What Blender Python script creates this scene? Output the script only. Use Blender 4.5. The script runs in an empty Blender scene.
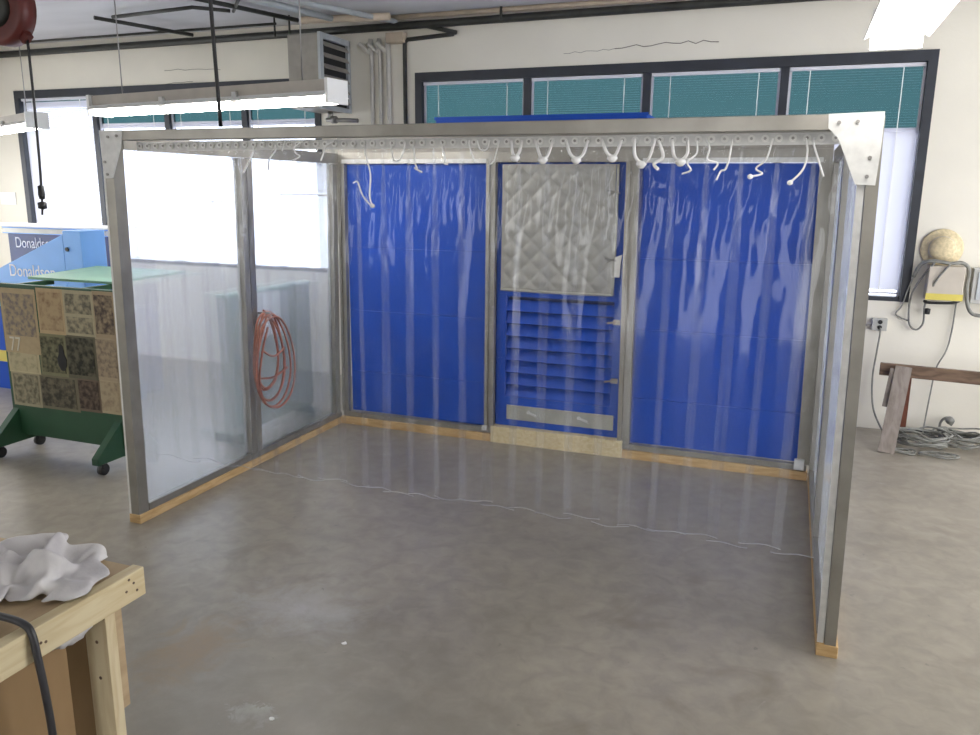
import bpy, bmesh, math, random
from mathutils import Vector, Matrix, noise
PI = math.pi
random.seed(7)
scene = bpy.context.scene
COL = scene.collection

# ------------------------------------------------------------------ materials
MATS = {}
def new_mat(name):
    m = bpy.data.materials.new(name); m.use_nodes = True
    nt = m.node_tree; nt.nodes.clear()
    out = nt.nodes.new('ShaderNodeOutputMaterial')
    MATS[name] = m
    return m, nt, out
def rgb(c): return (c[0], c[1], c[2], 1.0)
def s2l(r, g, b):
    f = lambda v: (v/255/12.92) if v/255 <= .04045 else ((v/255+.055)/1.055)**2.4
    return (f(r), f(g), f(b))
def pmat(name, col, rough=.5, metal=0., var=.12, scale=8., stretch=(1, 1, 1), col2=None, bump=0., spec=.5, bscale=None, coat=0.):
    m, nt, out = new_mat(name)
    N, L = nt.nodes, nt.links
    p = N.new('ShaderNodeBsdfPrincipled')
    p.inputs['Roughness'].default_value = rough
    p.inputs['Metallic'].default_value = metal
    p.inputs['Specular IOR Level'].default_value = spec
    p.inputs['Coat Weight'].default_value = coat
    tc = N.new('ShaderNodeTexCoord'); mp = N.new('ShaderNodeMapping')
    mp.inputs['Scale'].default_value = stretch
    L.new(tc.outputs['Object'], mp.inputs['Vector'])
    nz = N.new('ShaderNodeTexNoise'); nz.inputs['Scale'].default_value = scale
    nz.inputs['Detail'].default_value = 6
    L.new(mp.outputs['Vector'], nz.inputs['Vector'])
    cr = N.new('ShaderNodeValToRGB')
    a = col2 if col2 else tuple(c*(1-var) for c in col)
    b = col if col2 else tuple(min(1, c*(1+var)) for c in col)
    cr.color_ramp.elements[0].position = .3; cr.color_ramp.elements[1].position = .7
    cr.color_ramp.elements[0].color = rgb(a); cr.color_ramp.elements[1].color = rgb(b)
    L.new(nz.outputs['Fac'], cr.inputs['Fac'])
    L.new(cr.outputs['Color'], p.inputs['Base Color'])
    if bump:
        nb = N.new('ShaderNodeTexNoise'); nb.inputs['Scale'].default_value = bscale or scale*4
        nb.inputs['Detail'].default_value = 4
        L.new(mp.outputs['Vector'], nb.inputs['Vector'])
        bp = N.new('ShaderNodeBump'); bp.inputs['Strength'].default_value = bump; bp.inputs['Distance'].default_value = .01
        L.new(nb.outputs['Fac'], bp.inputs['Height']); L.new(bp.outputs['Normal'], p.inputs['Normal'])
    L.new(p.outputs['BSDF'], out.inputs['Surface'])
    return m
def emat(name, col, strength):
    m, nt, out = new_mat(name)
    e = nt.nodes.new('ShaderNodeEmission'); e.inputs['Color'].default_value = rgb(col); e.inputs['Strength'].default_value = strength
    nt.links.new(e.outputs['Emission'], out.inputs['Surface'])
    return m
def schlick(N, L, k):
    lw = N.new('ShaderNodeLayerWeight'); lw.inputs['Blend'].default_value = .5
    pw = N.new('ShaderNodeMath'); pw.operation = 'POWER'; pw.inputs[1].default_value = 5
    ma = N.new('ShaderNodeMath'); ma.operation = 'MULTIPLY_ADD'; ma.inputs[1].default_value = .96*k; ma.inputs[2].default_value = .04*k
    L.new(lw.outputs['Facing'], pw.inputs[0]); L.new(pw.outputs['Value'], ma.inputs[0])
    return ma
def sheetmat(name, tint, haze, gloss_rough, hazecol=(.9, .92, .96), blur=0., blur_rough=.2, gloss=1., trans=.6, wave=0., wscale=(9, 9, .6)):
    """clear plastic sheet: see-through, a little milky, glossy by Fresnel"""
    m, nt, out = new_mat(name)
    N, L = nt.nodes, nt.links
    tr = N.new('ShaderNodeBsdfTransparent'); tr.inputs['Color'].default_value = rgb(tint)
    cur = tr.outputs['BSDF']
    nrm = None
    if wave:
        tc = N.new('ShaderNodeTexCoord'); mp = N.new('ShaderNodeMapping'); mp.inputs['Scale'].default_value = wscale
        L.new(tc.outputs['Object'], mp.inputs['Vector'])
        nz = N.new('ShaderNodeTexNoise'); nz.inputs['Scale'].default_value = 1.; nz.inputs['Detail'].default_value = 3
        L.new(mp.outputs['Vector'], nz.inputs['Vector'])
        bp = N.new('ShaderNodeBump'); bp.inputs['Strength'].default_value = wave; bp.inputs['Distance'].default_value = .05
        L.new(nz.outputs['Fac'], bp.inputs['Height']); nrm = bp.outputs['Normal']
    if blur:
        rf = N.new('ShaderNodeBsdfRefraction'); rf.inputs['Roughness'].default_value = blur_rough
        rf.inputs['IOR'].default_value = 1.08; rf.inputs['Color'].default_value = rgb(tint)
        mx = N.new('ShaderNodeMixShader'); mx.inputs['Fac'].default_value = blur
        L.new(cur, mx.inputs[1]); L.new(rf.outputs['BSDF'], mx.inputs[2]); cur = mx.outputs['Shader']
    df = N.new('ShaderNodeBsdfDiffuse'); df.inputs['Color'].default_value = rgb(hazecol)
    tl = N.new('ShaderNodeBsdfTranslucent'); tl.inputs['Color'].default_value = rgb(hazecol)
    hz = N.new('ShaderNodeMixShader'); hz.inputs['Fac'].default_value = trans
    L.new(df.outputs['BSDF'], hz.inputs[1]); L.new(tl.outputs['BSDF'], hz.inputs[2])
    mx = N.new('ShaderNodeMixShader'); mx.inputs['Fac'].default_value = haze
    L.new(cur, mx.inputs[1]); L.new(hz.outputs['Shader'], mx.inputs[2]); cur = mx.outputs['Shader']
    gl = N.new('ShaderNodeBsdfGlossy'); gl.inputs['Roughness'].default_value = gloss_rough
    if nrm: L.new(nrm, gl.inputs['Normal'])
    mu = schlick(N, L, gloss)
    mg = N.new('ShaderNodeMixShader')
    L.new(mu.outputs['Value'], mg.inputs['Fac']); L.new(cur, mg.inputs[1]); L.new(gl.outputs['BSDF'], mg.inputs[2])
    L.new(mg.outputs['Shader'], out.inputs['Surface'])
    return m
def woodmat(name, c1, c2, stretch, rough=.6):
    m, nt, out = new_mat(name)
    N, L = nt.nodes, nt.links
    p = N.new('ShaderNodeBsdfPrincipled'); p.inputs['Roughness'].default_value = rough
    p.inputs['Specular IOR Level'].default_value = .3
    tc = N.new('ShaderNodeTexCoord'); mp = N.new('ShaderNodeMapping'); mp.inputs['Scale'].default_value = stretch
    L.new(tc.outputs['Object'], mp.inputs['Vector'])
    nz = N.new('ShaderNodeTexNoise'); nz.inputs['Scale'].default_value = 1.; nz.inputs['Detail'].default_value = 8; nz.inputs['Distortion'].default_value = .6
    L.new(mp.outputs['Vector'], nz.inputs['Vector'])
    cr = N.new('ShaderNodeValToRGB'); cr.color_ramp.elements[0].color = rgb(c1); cr.color_ramp.elements[1].color = rgb(c2)
    cr.color_ramp.elements[0].position = .32; cr.color_ramp.elements[1].position = .62
    L.new(nz.outputs['Fac'], cr.inputs['Fac']); L.new(cr.outputs['Color'], p.inputs['Base Color'])
    bp = N.new('ShaderNodeBump'); bp.inputs['Strength'].default_value = .15; bp.inputs['Distance'].default_value = .004
    L.new(nz.outputs['Fac'], bp.inputs['Height']); L.new(bp.outputs['Normal'], p.inputs['Normal'])
    L.new(p.outputs['BSDF'], out.inputs['Surface'])
    return m
def floormat():
    m, nt, out = new_mat('concrete_floor')
    N, L = nt.nodes, nt.links
    p = N.new('ShaderNodeBsdfPrincipled')
    tc = N.new('ShaderNodeTexCoord')
    def nz(scale, detail=6, dist=0., rough=.55):
        n = N.new('ShaderNodeTexNoise'); n.inputs['Scale'].default_value = scale; n.inputs['Detail'].default_value = detail
        n.inputs['Distortion'].default_value = dist; n.inputs['Roughness'].default_value = rough
        L.new(tc.outputs['Object'], n.inputs['Vector']); return n.outputs['Fac']
    def ramp(fac, stops):
        r = N.new('ShaderNodeValToRGB')
        while len(r.color_ramp.elements) < len(stops): r.color_ramp.elements.new(.5)
        for e, (pos, c) in zip(r.color_ramp.elements, stops): e.position = pos; e.color = rgb(c)
        L.new(fac, r.inputs['Fac']); return r.outputs['Color']
    def mix(fac, a, b, mode='MIX'):
        x = N.new('ShaderNodeMix'); x.data_type = 'RGBA'; x.blend_type = mode
        if isinstance(fac, float): x.inputs['Factor'].default_value = fac
        else: L.new(fac, x.inputs['Factor'])
        L.new(a, x.inputs[6])
        if isinstance(b, tuple): x.inputs[7].default_value = rgb(b)
        else: L.new(b, x.inputs[7])
        return x.outputs[2]
    base = ramp(nz(.9, 8, .3), [(.3, (.25, .222, .182)), (.5, (.30, .267, .218)), (.7, (.345, .31, .257))])
    fine = ramp(nz(9, 8, .5), [(.35, (.84, .84, .84)), (.65, (1.06, 1.06, 1.05))])
    c = mix(1., base, fine, 'MULTIPLY')
    dirt = ramp(nz(1.7, 5, 1.2), [(.60, (0, 0, 0)), (.74, (1, 1, 1))])
    c = mix(dirt, c, (.22, .19, .15))
    spots = ramp(nz(14, 3, .2), [(.70, (0, 0, 0)), (.76, (1, 1, 1))])
    c = mix(spots, c, (.20, .18, .15))
    pale = ramp(nz(2.6, 9, 2.2, .7), [(.66, (0, 0, 0)), (.8, (1, 1, 1))])
    c = mix(pale, c, (.46, .44, .41))
    def patch(cx, cy, rx, ry, n_scale, lo, hi):
        mp = N.new('ShaderNodeMapping'); mp.inputs['Location'].default_value = (-cx/rx, -cy/ry, 0); mp.inputs['Scale'].default_value = (1/rx, 1/ry, 1)
        L.new(tc.outputs['Object'], mp.inputs['Vector'])
        ln = N.new('ShaderNodeVectorMath'); ln.operation = 'LENGTH'; L.new(mp.outputs['Vector'], ln.inputs[0])
        sb = N.new('ShaderNodeMath'); sb.operation = 'MULTIPLY_ADD'; sb.inputs[1].default_value = -.45; L.new(ln.outputs['Value'], sb.inputs[0]); L.new(nz(n_scale, 8, 1.5, .7), sb.inputs[2])
        mr = N.new('ShaderNodeMapRange'); mr.inputs['From Min'].default_value = lo; mr.inputs['From Max'].default_value = hi; L.new(sb.outputs['Value'], mr.inputs['Value'])
        return mr.outputs['Result']
    c = mix(patch(1.30, -1.05, .22, .35, 4, .05, .40), c, (.30, .20, .10))
    c = mix(patch(1.84, -1.33, .13, .10, 14, .10, .22), c, (.56, .55, .51))
    c = mix(patch(1.55, -.55, .5, .3, 3, .10, .5), c, (.40, .385, .37))
    c = mix(patch(2.0, -1.55, 1.3, .75, 1.5, -.1, .5), c, (.205, .185, .155))  # foreground shade put into the floor colour as a broad darker patch
    L.new(c, p.inputs['Base Color'])
    rr = N.new('ShaderNodeMapRange'); rr.inputs['To Min'].default_value = .24; rr.inputs['To Max'].default_value = .50
    L.new(nz(3, 5), rr.inputs['Value']); L.new(rr.outputs['Result'], p.inputs['Roughness'])
    p.inputs['Specular IOR Level'].default_value = .6
    bp = N.new('ShaderNodeBump'); bp.inputs['Strength'].default_value = .06; bp.inputs['Distance'].default_value = .01
    L.new(nz(30, 6), bp.inputs['Height']); L.new(bp.outputs['Normal'], p.inputs['Normal'])
    L.new(p.outputs['BSDF'], out.inputs['Surface'])
    return m
def newsprint(name, paper, ink, seed, scale=14., cover=.5):
    m, nt, out = new_mat(name)
    N, L = nt.nodes, nt.links
    p = N.new('ShaderNodeBsdfPrincipled'); p.inputs['Roughness'].default_value = .7; p.inputs['Specular IOR Level'].default_value = .2
    tc = N.new('ShaderNodeTexCoord'); mp = N.new('ShaderNodeMapping'); mp.inputs['Location'].default_value = (seed*3.1, seed*1.7, seed*.9)
    L.new(tc.outputs['Object'], mp.inputs['Vector'])
    nz = N.new('ShaderNodeTexNoise'); nz.inputs['Scale'].default_value = scale; nz.inputs['Detail'].default_value = 5
    L.new(mp.outputs['Vector'], nz.inputs['Vector'])
    cr = N.new('ShaderNodeValToRGB'); e = cr.color_ramp.elements
    e[0].position = cover-.14; e[0].color = rgb(ink); e[1].position = cover+.14; e[1].color = rgb(paper)
    L.new(nz.outputs['Fac'], cr.inputs['Fac']); L.new(cr.outputs['Color'], p.inputs['Base Color'])
    L.new(p.outputs['BSDF'], out.inputs['Surface'])
    return m

M_FLOOR = floormat()
M_WALL = pmat('painted_block_wall', (.75, .715, .625), .75, var=.05, scale=1.2, bump=.12, bscale=30)
M_CEIL = pmat('grey_ceiling', (.57, .57, .59), .85, var=.14, scale=.9, stretch=(.5, 2, 1))
M_ALU = pmat('mill_aluminium', (.31, .295, .265), .38, metal=.65, var=.16, scale=5, stretch=(1, 1, 1), bump=.03)
M_GALV = pmat('galvanized_sheet', (.66, .66, .65), .45, metal=.2, var=.10, scale=22, bump=.04)
M_BOLT = pmat('steel_bolt', (.30, .29, .28), .4, metal=.8, var=.2)
M_PINE = woodmat('pine_board', (.47, .30, .13), (.62, .43, .22), (6, 6, 40))
M_PINEX = woodmat('pale_pine', (.60, .48, .28), (.70, .60, .39), (30, 4, 40))
M_PINEV = woodmat('pale_pine_upright', (.58, .46, .27), (.70, .60, .40), (30, 30, 4))
M_PLY = woodmat('plywood_top', (.41, .295, .175), (.52, .39, .24), (14, 4, 14))
M_BROWN = woodmat('brown_hardboard', (.25, .16, .075), (.31, .20, .10), (6, 6, 2))
M_BLUE = pmat('blue_powder_coat', (.009, .070, .43), .45, var=.08, scale=2.0, spec=.22)
M_BLUE2 = pmat('light_blue_enamel', (.20, .46, .95), .4, var=.05, scale=3)
M_BLUE3 = pmat('dark_blue_enamel', (.012, .04, .17), .45, var=.1, scale=3)
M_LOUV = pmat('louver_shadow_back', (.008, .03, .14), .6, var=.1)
M_QUILT = pmat('silver_quilted_vinyl', (.35, .345, .32), .42, metal=.2, var=.08, scale=14, bump=.05)
M_STEEL = pmat('brushed_plate', (.42, .42, .38), .45, metal=.4, var=.08, scale=10)
M_STRIP = sheetmat('clear_vinyl_strip', (.98, .983, .987), .018, .08, gloss=.7)
M_STRIPEDGE = sheetmat('overlap_haze_margin', (.97, .975, .98), .085, .12, gloss=.6)  # lighter streaks of overlapping strips put into their margins as extra haze
M_SHEET = sheetmat('hazy_clear_sheet', (.93, .95, .985), .18, .16, hazecol=(.88, .92, 1.0), blur=.45, blur_rough=.15, gloss=.5)
M_EDGE = sheetmat('frosted_cut_edge', (1, 1, 1), .45, .2)
M_TIE = pmat('white_plastic_tie', (.93, .93, .93), .22, var=.03)
M_WHITE = pmat('white_enamel', (.82, .82, .80), .4, var=.03)
M_CRACK = pmat('plaster_crack', (.20, .18, .15), .8)
M_FRAME = pmat('dark_window_frame', (.022, .026, .036), .5, var=.2)
M_TRIM = pmat('pale_window_trim', (.70, .70, .76), .45, var=.04)
M_SLAT = sheetmat('blind_slat', (1, 1, 1), .999, .3, hazecol=(.74, .75, .83), gloss=.3, trans=.05)
M_GREEN = pmat('green_enamel', (.020, .075, .035), .5, var=.12, scale=5)
M_GREENTOP = pmat('lit_green_top', (.20, .40, .26), .45, var=.08, scale=5)  # light falling from above is put into this paler green
M_GREYGREEN = pmat('grey_green_cabinet', (.16, .22, .18), .5, var=.1, scale=3)
M_WRAP = pmat('plastic_wrapped_bundle', (.74, .78, .88), .25, var=.35, scale=4, bump=.4, bscale=9)
M_RUBBER = pmat('black_rubber', (.018, .018, .020), .5, var=.2)
M_HOSE = pmat('dark_grey_hose', (.035, .035, .04), .4, var=.2)
M_CORDG = pmat('grey_cord', (.21, .21, .19), .55, var=.25, scale=30)
M_ORANGE = pmat('orange_cord', (.30, .10, .065), .45, var=.3, scale=25)
M_RED = pmat('dark_red_reel', (.11, .016, .012), .45, var=.15)
M_RAG = pmat('white_cotton', (.72, .70, .69), .9, var=.10, scale=7, col2=(.50, .48, .50), bump=.15, bscale=60)
M_SAW = woodmat('weathered_brown_wood', (.10, .065, .045), (.19, .125, .085), (5, 30, 30))
M_SAWG = woodmat('grey_lit_wood', (.20, .165, .14), (.29, .25, .22), (25, 25, 4))  # light on the front legs and gusset put into a paler grey
M_SAWR = pmat('red_brown_wood', (.13, .04, .022), .6, var=.3)
M_STRAW = pmat('pale_straw', (.62, .52, .33), .8, var=.2, scale=40, bump=.4, bscale=90)
M_BEIGE = pmat('beige_box', (.50, .45, .38), .5, var=.06)
M_YELLOW = pmat('yellow_label', (.62, .52, .10), .5, var=.1)
M_GREYBOX = pmat('grey_metal_box', (.42, .42, .40), .5, var=.08)
M_DARKPIPE = pmat('dark_iron_pipe', (.035, .036, .032), .5, metal=.3, var=.3)
M_BEIGEPIPE = pmat('tan_painted_pipe', (.50, .41, .31), .55, var=.15)
M_WPIPE = pmat('wall_painted_pipe', (.50, .48, .44), .6, var=.08)
M_HEAT = pmat('grey_heater_steel', (.30, .28, .25), .5, metal=.2, var=.12)
M_HEATL = pmat('pale_heater_face', (.42, .45, .47), .5, metal=.2, var=.1)
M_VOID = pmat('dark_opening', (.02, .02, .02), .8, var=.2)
M_LAMPB = pmat('lamp_housing', (.42, .385, .34), .45, var=.08)
M_LAMPW = pmat('white_lamp_reflector', (.85, .85, .84), .4, var=.02)
M_TUBE = emat('fluorescent_tube', (1.0, .965, .90), 42)
M_TUBE2 = emat('fluorescent_tube_wide', (1.0, .965, .90), 22)
M_INK = pmat('white_lettering', (.85, .88, .95), .5, var=.02)
M_DKINK = pmat('pale_print', (.62, .58, .46), .6, var=.05)
def glassmat(name, tint, rough=.02, gloss=.6):
    m, nt, out = new_mat(name); N, L = nt.nodes, nt.links
    t = N.new('ShaderNodeBsdfTransparent'); t.inputs['Color'].default_value = rgb(tint)
    g = N.new('ShaderNodeBsdfGlossy'); g.inputs['Roughness'].default_value = rough
    mu = schlick(N, L, gloss)
    x = N.new('ShaderNodeMixShader'); L.new(mu.outputs['Value'], x.inputs['Fac']); L.new(t.outputs['BSDF'], x.inputs[1]); L.new(g.outputs['BSDF'], x.inputs[2])
    L.new(x.outputs['Shader'], out.inputs['Surface']); return m
M_TEAL = glassmat('teal_tinted_glass', (.115, .185, .198))
M_GLASS = glassmat('clear_window_glass', (.92, .95, 1.0))

# ------------------------------------------------------------------ mesh helpers
class MB:
    def __init__(s): s.bm = bmesh.new()
    def poly(s, pts, faces, smooth=False):
        v = [s.bm.verts.new(p) for p in pts]
        for f in faces:
            try:
                q = s.bm.faces.new([v[i] for i in f]); q.smooth = smooth
            except ValueError: pass
        return s
    def hexa(s, b, t):
        """b, t: four bottom and four top corners, same order"""
        return s.poly(list(b)+list(t), [(3, 2, 1, 0), (4, 5, 6, 7), (0, 1, 5, 4), (1, 2, 6, 5), (2, 3, 7, 6), (3, 0, 4, 7)])
    def box(s, x0, x1, y0, y1, z0, z1, lean=None):
        l0 = lean(z0) if lean else 0; l1 = lean(z1) if lean else 0
        return s.hexa([(x0+l0, y0, z0), (x1+l0, y0, z0), (x1+l0, y1, z0), (x0+l0, y1, z0)],
                      [(x0+l1, y0, z1), (x1+l1, y0, z1), (x1+l1, y1, z1), (x0+l1, y1, z1)])
    def bar(s, p0, p1, w, d, up=(0, 0, 1)):
        p0, p1 = Vector(p0), Vector(p1); a = (p1-p0).normalized(); u = Vector(up)
        if abs(a.dot(u)) > .98: u = Vector((0, 1, 0))
        r = a.cross(u).normalized(); u = r.cross(a).normalized()
        c = lambda p: [p-r*w/2-u*d/2, p+r*w/2-u*d/2, p+r*w/2+u*d/2, p-r*w/2+u*d/2]
        return s.hexa(c(p0), c(p1))
    def prism(s, pts, axis, a, b):
        """polygon pts (2D) extruded along axis from a to b"""
        def P(q, v):
            return (v, q[0], q[1]) if axis == 'x' else ((q[0], v, q[1]) if axis == 'y' else (q[0], q[1], v))
        n = len(pts)
        return s.poly([P(q, a) for q in pts]+[P(q, b) for q in pts],
                      [tuple(range(n))[::-1], tuple(range(n, 2*n))]+[(i, (i+1) % n, n+(i+1) % n, n+i) for i in range(n)])
    def cyl(s, p0, p1, r, n=16, r1=None):
        p0, p1 = Vector(p0), Vector(p1); a = (p1-p0).normalized()
        u = a.orthogonal().normalized(); w = a.cross(u); r1 = r if r1 is None else r1
        ring = lambda p, R: [p+u*R*math.cos(2*PI*i/n)+w*R*math.sin(2*PI*i/n) for i in range(n)]
        v0 = [s.bm.verts.new(p) for p in ring(p0, r)]; v1 = [s.bm.verts.new(p) for p in ring(p1, r1)]
        for i in range(n):
            f = s.bm.faces.new((v0[i], v0[(i+1) % n], v1[(i+1) % n], v1[i])); f.smooth = True
        s.bm.faces.new(v0[::-1]); s.bm.faces.new(v1); return s
    def tube(s, path, r, n=8, sub=6, closed=False):
        P = [Vector(p) for p in path]
        if sub > 1: P = spline(P, sub, closed)
        up = Vector((.13, .31, .94)); rings = []; m = len(P)
        prev = None
        for i, p in enumerate(P):
            if closed: t = P[(i+1) % m]-P[(i-1) % m]
            else: t = P[min(i+1, m-1)]-P[max(i-1, 0)]
            t = t.normalized() if t.length > 1e-9 else Vector((0, 0, 1))
            u = (prev - t*prev.dot(t)) if prev is not None else (up - t*up.dot(t))
            if u.length < 1e-6: u = t.orthogonal()
            u.normalize(); prev = u; w = t.cross(u)
            rings.append([s.bm.verts.new(p+u*r*math.cos(2*PI*k/n)+w*r*math.sin(2*PI*k/n)) for k in range(n)])
        for i in range(m if closed else m-1):
            a, b = rings[i], rings[(i+1) % m]
            for k in range(n):
                f = s.bm.faces.new((a[k], a[(k+1) % n], b[(k+1) % n], b[k])); f.smooth = True
        if not closed:
            s.bm.faces.new(rings[0][::-1]); s.bm.faces.new(rings[-1])
        return s
    def grid(s, f, nu, nv, closed_u=False):
        V = [[s.bm.verts.new(f(i/(nu), j/(nv))) for i in range(nu if closed_u else nu+1)] for j in range(nv+1)]
        w = len(V[0])
        for j in range(nv):
            for i in range(nu):
                q = s.bm.faces.new((V[j][i], V[j][(i+1) % w], V[j+1][(i+1) % w], V[j+1][i])); q.smooth = True
        return s
    def lathe(s, prof, c, axis='z', n=24):
        c = Vector(c)
        def f(u, v):
            t = v*(len(prof)-1); i = min(int(t), len(prof)-2); k = t-i
            r = prof[i][0]*(1-k)+prof[i+1][0]*k; h = prof[i][1]*(1-k)+prof[i+1][1]*k
            a = 2*PI*u
            if axis == 'z': return c+Vector((r*math.cos(a), r*math.sin(a), h))
            if axis == 'y': return c+Vector((r*math.cos(a), h, r*math.sin(a)))
            return c+Vector((h, r*math.cos(a), r*math.sin(a)))
        return s.grid(f, n, len(prof)-1, closed_u=True)
    def build(s, name, mat, parent=None, origin=None, bevel=0., normals=True):
        if normals: bmesh.ops.recalc_face_normals(s.bm, faces=s.bm.faces[:])
        me = bpy.data.meshes.new(name)
        if origin is not None:
            bmesh.ops.translate(s.bm, verts=s.bm.verts[:], vec=-Vector(origin))
        s.bm.to_mesh(me); s.bm.free()
        me.materials.append(mat)
        o = bpy.data.objects.new(name, me); COL.objects.link(o)
        if origin is not None: o.location = origin
        if parent is not None:
            o.parent = parent
            o.matrix_parent_inverse = parent_inv(parent)
        if bevel:
            b = o.modifiers.new('bevel', 'BEVEL'); b.width = bevel; b.segments = 2; b.limit_method = 'ANGLE'
        return o
def parent_inv(p):
    m = Matrix.Identity(4); chain = []
    while p is not None: chain.append(p); p = p.parent
    m = Matrix.Identity(4)
    for q in reversed(chain):
        m = m @ q.matrix_parent_inverse @ q.matrix_basis
    return m.inverted()
def spline(P, k, closed=False):
    out = []; n = len(P)
    rng = range(n) if closed else range(n-1)
    for i in rng:
        p0 = P[(i-1) % n] if (closed or i > 0) else P[0]
        p1 = P[i]; p2 = P[(i+1) % n]
        p3 = P[(i+2) % n] if (closed or i+2 < n) else P[-1]
        for j in range(k):
            t = j/k
            out.append(.5*((2*p1)+(p2-p0)*t+(2*p0-5*p1+4*p2-p3)*t*t+(3*p1-p0-3*p2+p3)*t**3))
    if not closed: out.append(P[-1])
    return out
def thing(name, label, cat, loc=(0, 0, 0), group=None):
    o = bpy.data.objects.new(name, None); COL.objects.link(o); o.location = loc
    o.empty_display_size = .1
    return tag(o, label, cat, group)
def tag(o, label, cat, group=None):
    o['label'] = label; o['category'] = cat
    if group: o['group'] = group
    return o
def struct(o): o['kind'] = 'structure'; return o
def textobj(name, s, size, loc, mat, parent, rotz=0., sx=1., ext=.002):
    cu = bpy.data.curves.new(name, 'FONT'); cu.body = s; cu.size = size; cu.extrude = ext
    t = bpy.data.objects.new(name, cu); COL.objects.link(t)
    bpy.context.view_layer.update()
    me = bpy.data.meshes.new_from_object(t.evaluated_get(bpy.context.evaluated_depsgraph_get()))
    bpy.data.objects.remove(t); bpy.data.curves.remove(cu)
    me.materials.clear(); me.materials.append(mat)
    o = bpy.data.objects.new(name, me); COL.objects.link(o)
    o.location = loc; o.rotation_euler = (PI/2, 0, rotz); o.scale = (sx, 1, 1)
    o.parent = parent; o.matrix_parent_inverse = parent_inv(parent)
    return o

# ------------------------------------------------------------------ room shell
WY = 4.2
b = MB().box(-9, 9, -8, 4.5, -.12, 0); struct(b.build('floor', M_FLOOR))
b = MB().box(-9, 9, -8, 4.5, 3.86, 4.0); struct(b.build('ceiling', M_CEIL))
W1 = (-5.74, -1.19); W2 = (-.04, 4.79); SILL, HEAD = 1.19, 3.31
b = MB()
for x0, x1 in ((-9, W1[0]), (W1[1], W2[0]), (W2[1], 9)): b.box(x0, x1, WY, WY+.28, 0, 3.86)
for x0, x1 in (W1, W2):
    b.box(x0, x1, WY, WY+.28, 0, SILL); b.box(x0, x1, WY, WY+.28, HEAD, 3.86)
wall = struct(b.build('wall_back', M_WALL))
b = MB(); b.box(-7.1, -6.85, -8, -1.0, 0, 3.86); b.box(-7.1, -6.85, 3.7, 4.2, 0, 3.86); b.box(-7.1, -6.85, -1.0, 3.7, 2.7, 3.86); b.box(-7.1, -6.85, -1.0, 3.7, 0, .5); struct(b.build('wall_left', M_WALL)); b = MB(); b.box(-9, -6.6, -8.28, -8, 0, 3.86); b.box(-6.6, -3.8, -8.28, -8, 0, 1.0); b.box(-6.6, -3.8, -8.28, -8, 3.3, 3.86); b.box(-3.8, 1.6, -8.28, -8, 0, 3.86); b.box(3.4, 9, -8.28, -8, 0, 3.86); b.box(1.6, 3.4, -8.28, -8, 3.2, 3.86); struct(b.build('wall_front', M_WALL))  # openings in these unseen walls are added to let in more daylight
b = MB(); b.box(6.2, 6.48, -8, -1.2, 0, 3.86); b.box(6.2, 6.48, -1.2, 4.2, 3.6, 3.86); struct(b.build('wall_right', M_WALL))  # unseen wall, its tall opening added to brighten the right side
def crack(pts, r=.006):
    m = MB(); m.tube(pts, r, n=5, sub=1); c = m.build('crack', M_CRACK, wall); return c
def jag(x0, z0, x1, z1, n, amp):
    return [(x0+(x1-x0)*i/n, WY, z0+(z1-z0)*i/n+random.uniform(-amp, amp)) for i in range(n+1)]
crack(jag(1.55, 3.43, 2.05, 3.45, 9, .012), .0025); crack(jag(2.05, 3.46, 3.0, 3.47, 14, .015), .0045)
crack(jag(-3.3, 3.47, -2.5, 3.45, 8, .01), .003); crack(jag(-3.3, 3.32, -2.9, 3.33, 6, .01), .003)
b = MB().box(W2[1]+.02, 9, WY-.012, WY, 0, .035); struct(b.build('baseboard_back', M_VOID))

def window(name, x0, x1, mull, trans):
    root = bpy.data.objects.new(name, None); COL.objects.link(root); root.location = ((x0+x1)/2, WY+.1, SILL); struct(root)
    f = MB(); t = .075
    f.box(x0, x0+t, WY-.015, WY+.12, SILL, HEAD); f.box(x1-t, x1, WY-.015, WY+.12, SILL, HEAD)
    f.box(x0+t, x1-t, WY-.015, WY+.12, HEAD-.09, HEAD); f.box(x0+t, x1-t, WY-.0, WY+.12, SILL, SILL+.04)
    f.build('window_frame', M_FRAME, root)
    for mx in mull:
        MB().box(mx-.035, mx+.035, WY+.01, WY+.12, SILL+.04, HEAD-.09).build('mullion', M_FRAME, root)
    edges = [x0+t]+[v for mx in mull for v in (mx-.035, mx+.035)]+[x1-t]
    bays = [(edges[2*i], edges[2*i+1]) for i in range(len(edges)//2)]
    for (a, c), tz in zip(bays, trans):
        MB().box(a, c, WY+.07, WY+.11, tz-.03, tz+.03).build('transom_bar', M_TRIM, root)
        MB().box(a, c, WY+.085, WY+.093, tz+.03, HEAD-.09).build('transom_pane', M_TEAL, root)
        MB().box(a, c, WY+.085, WY+.093, SILL+.04, tz-.03).build('window_pane', M_GLASS, root)
    return bays
bays1 = window('window_1', *W1, (-4.45, -3.33, -2.22), (3.14, 2.86, 2.86, 2.86))
bays2 = window('window_2', *W2, (1.18, 2.365, 3.59), (2.66, 2.66, 2.66, 2.66))
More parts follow.
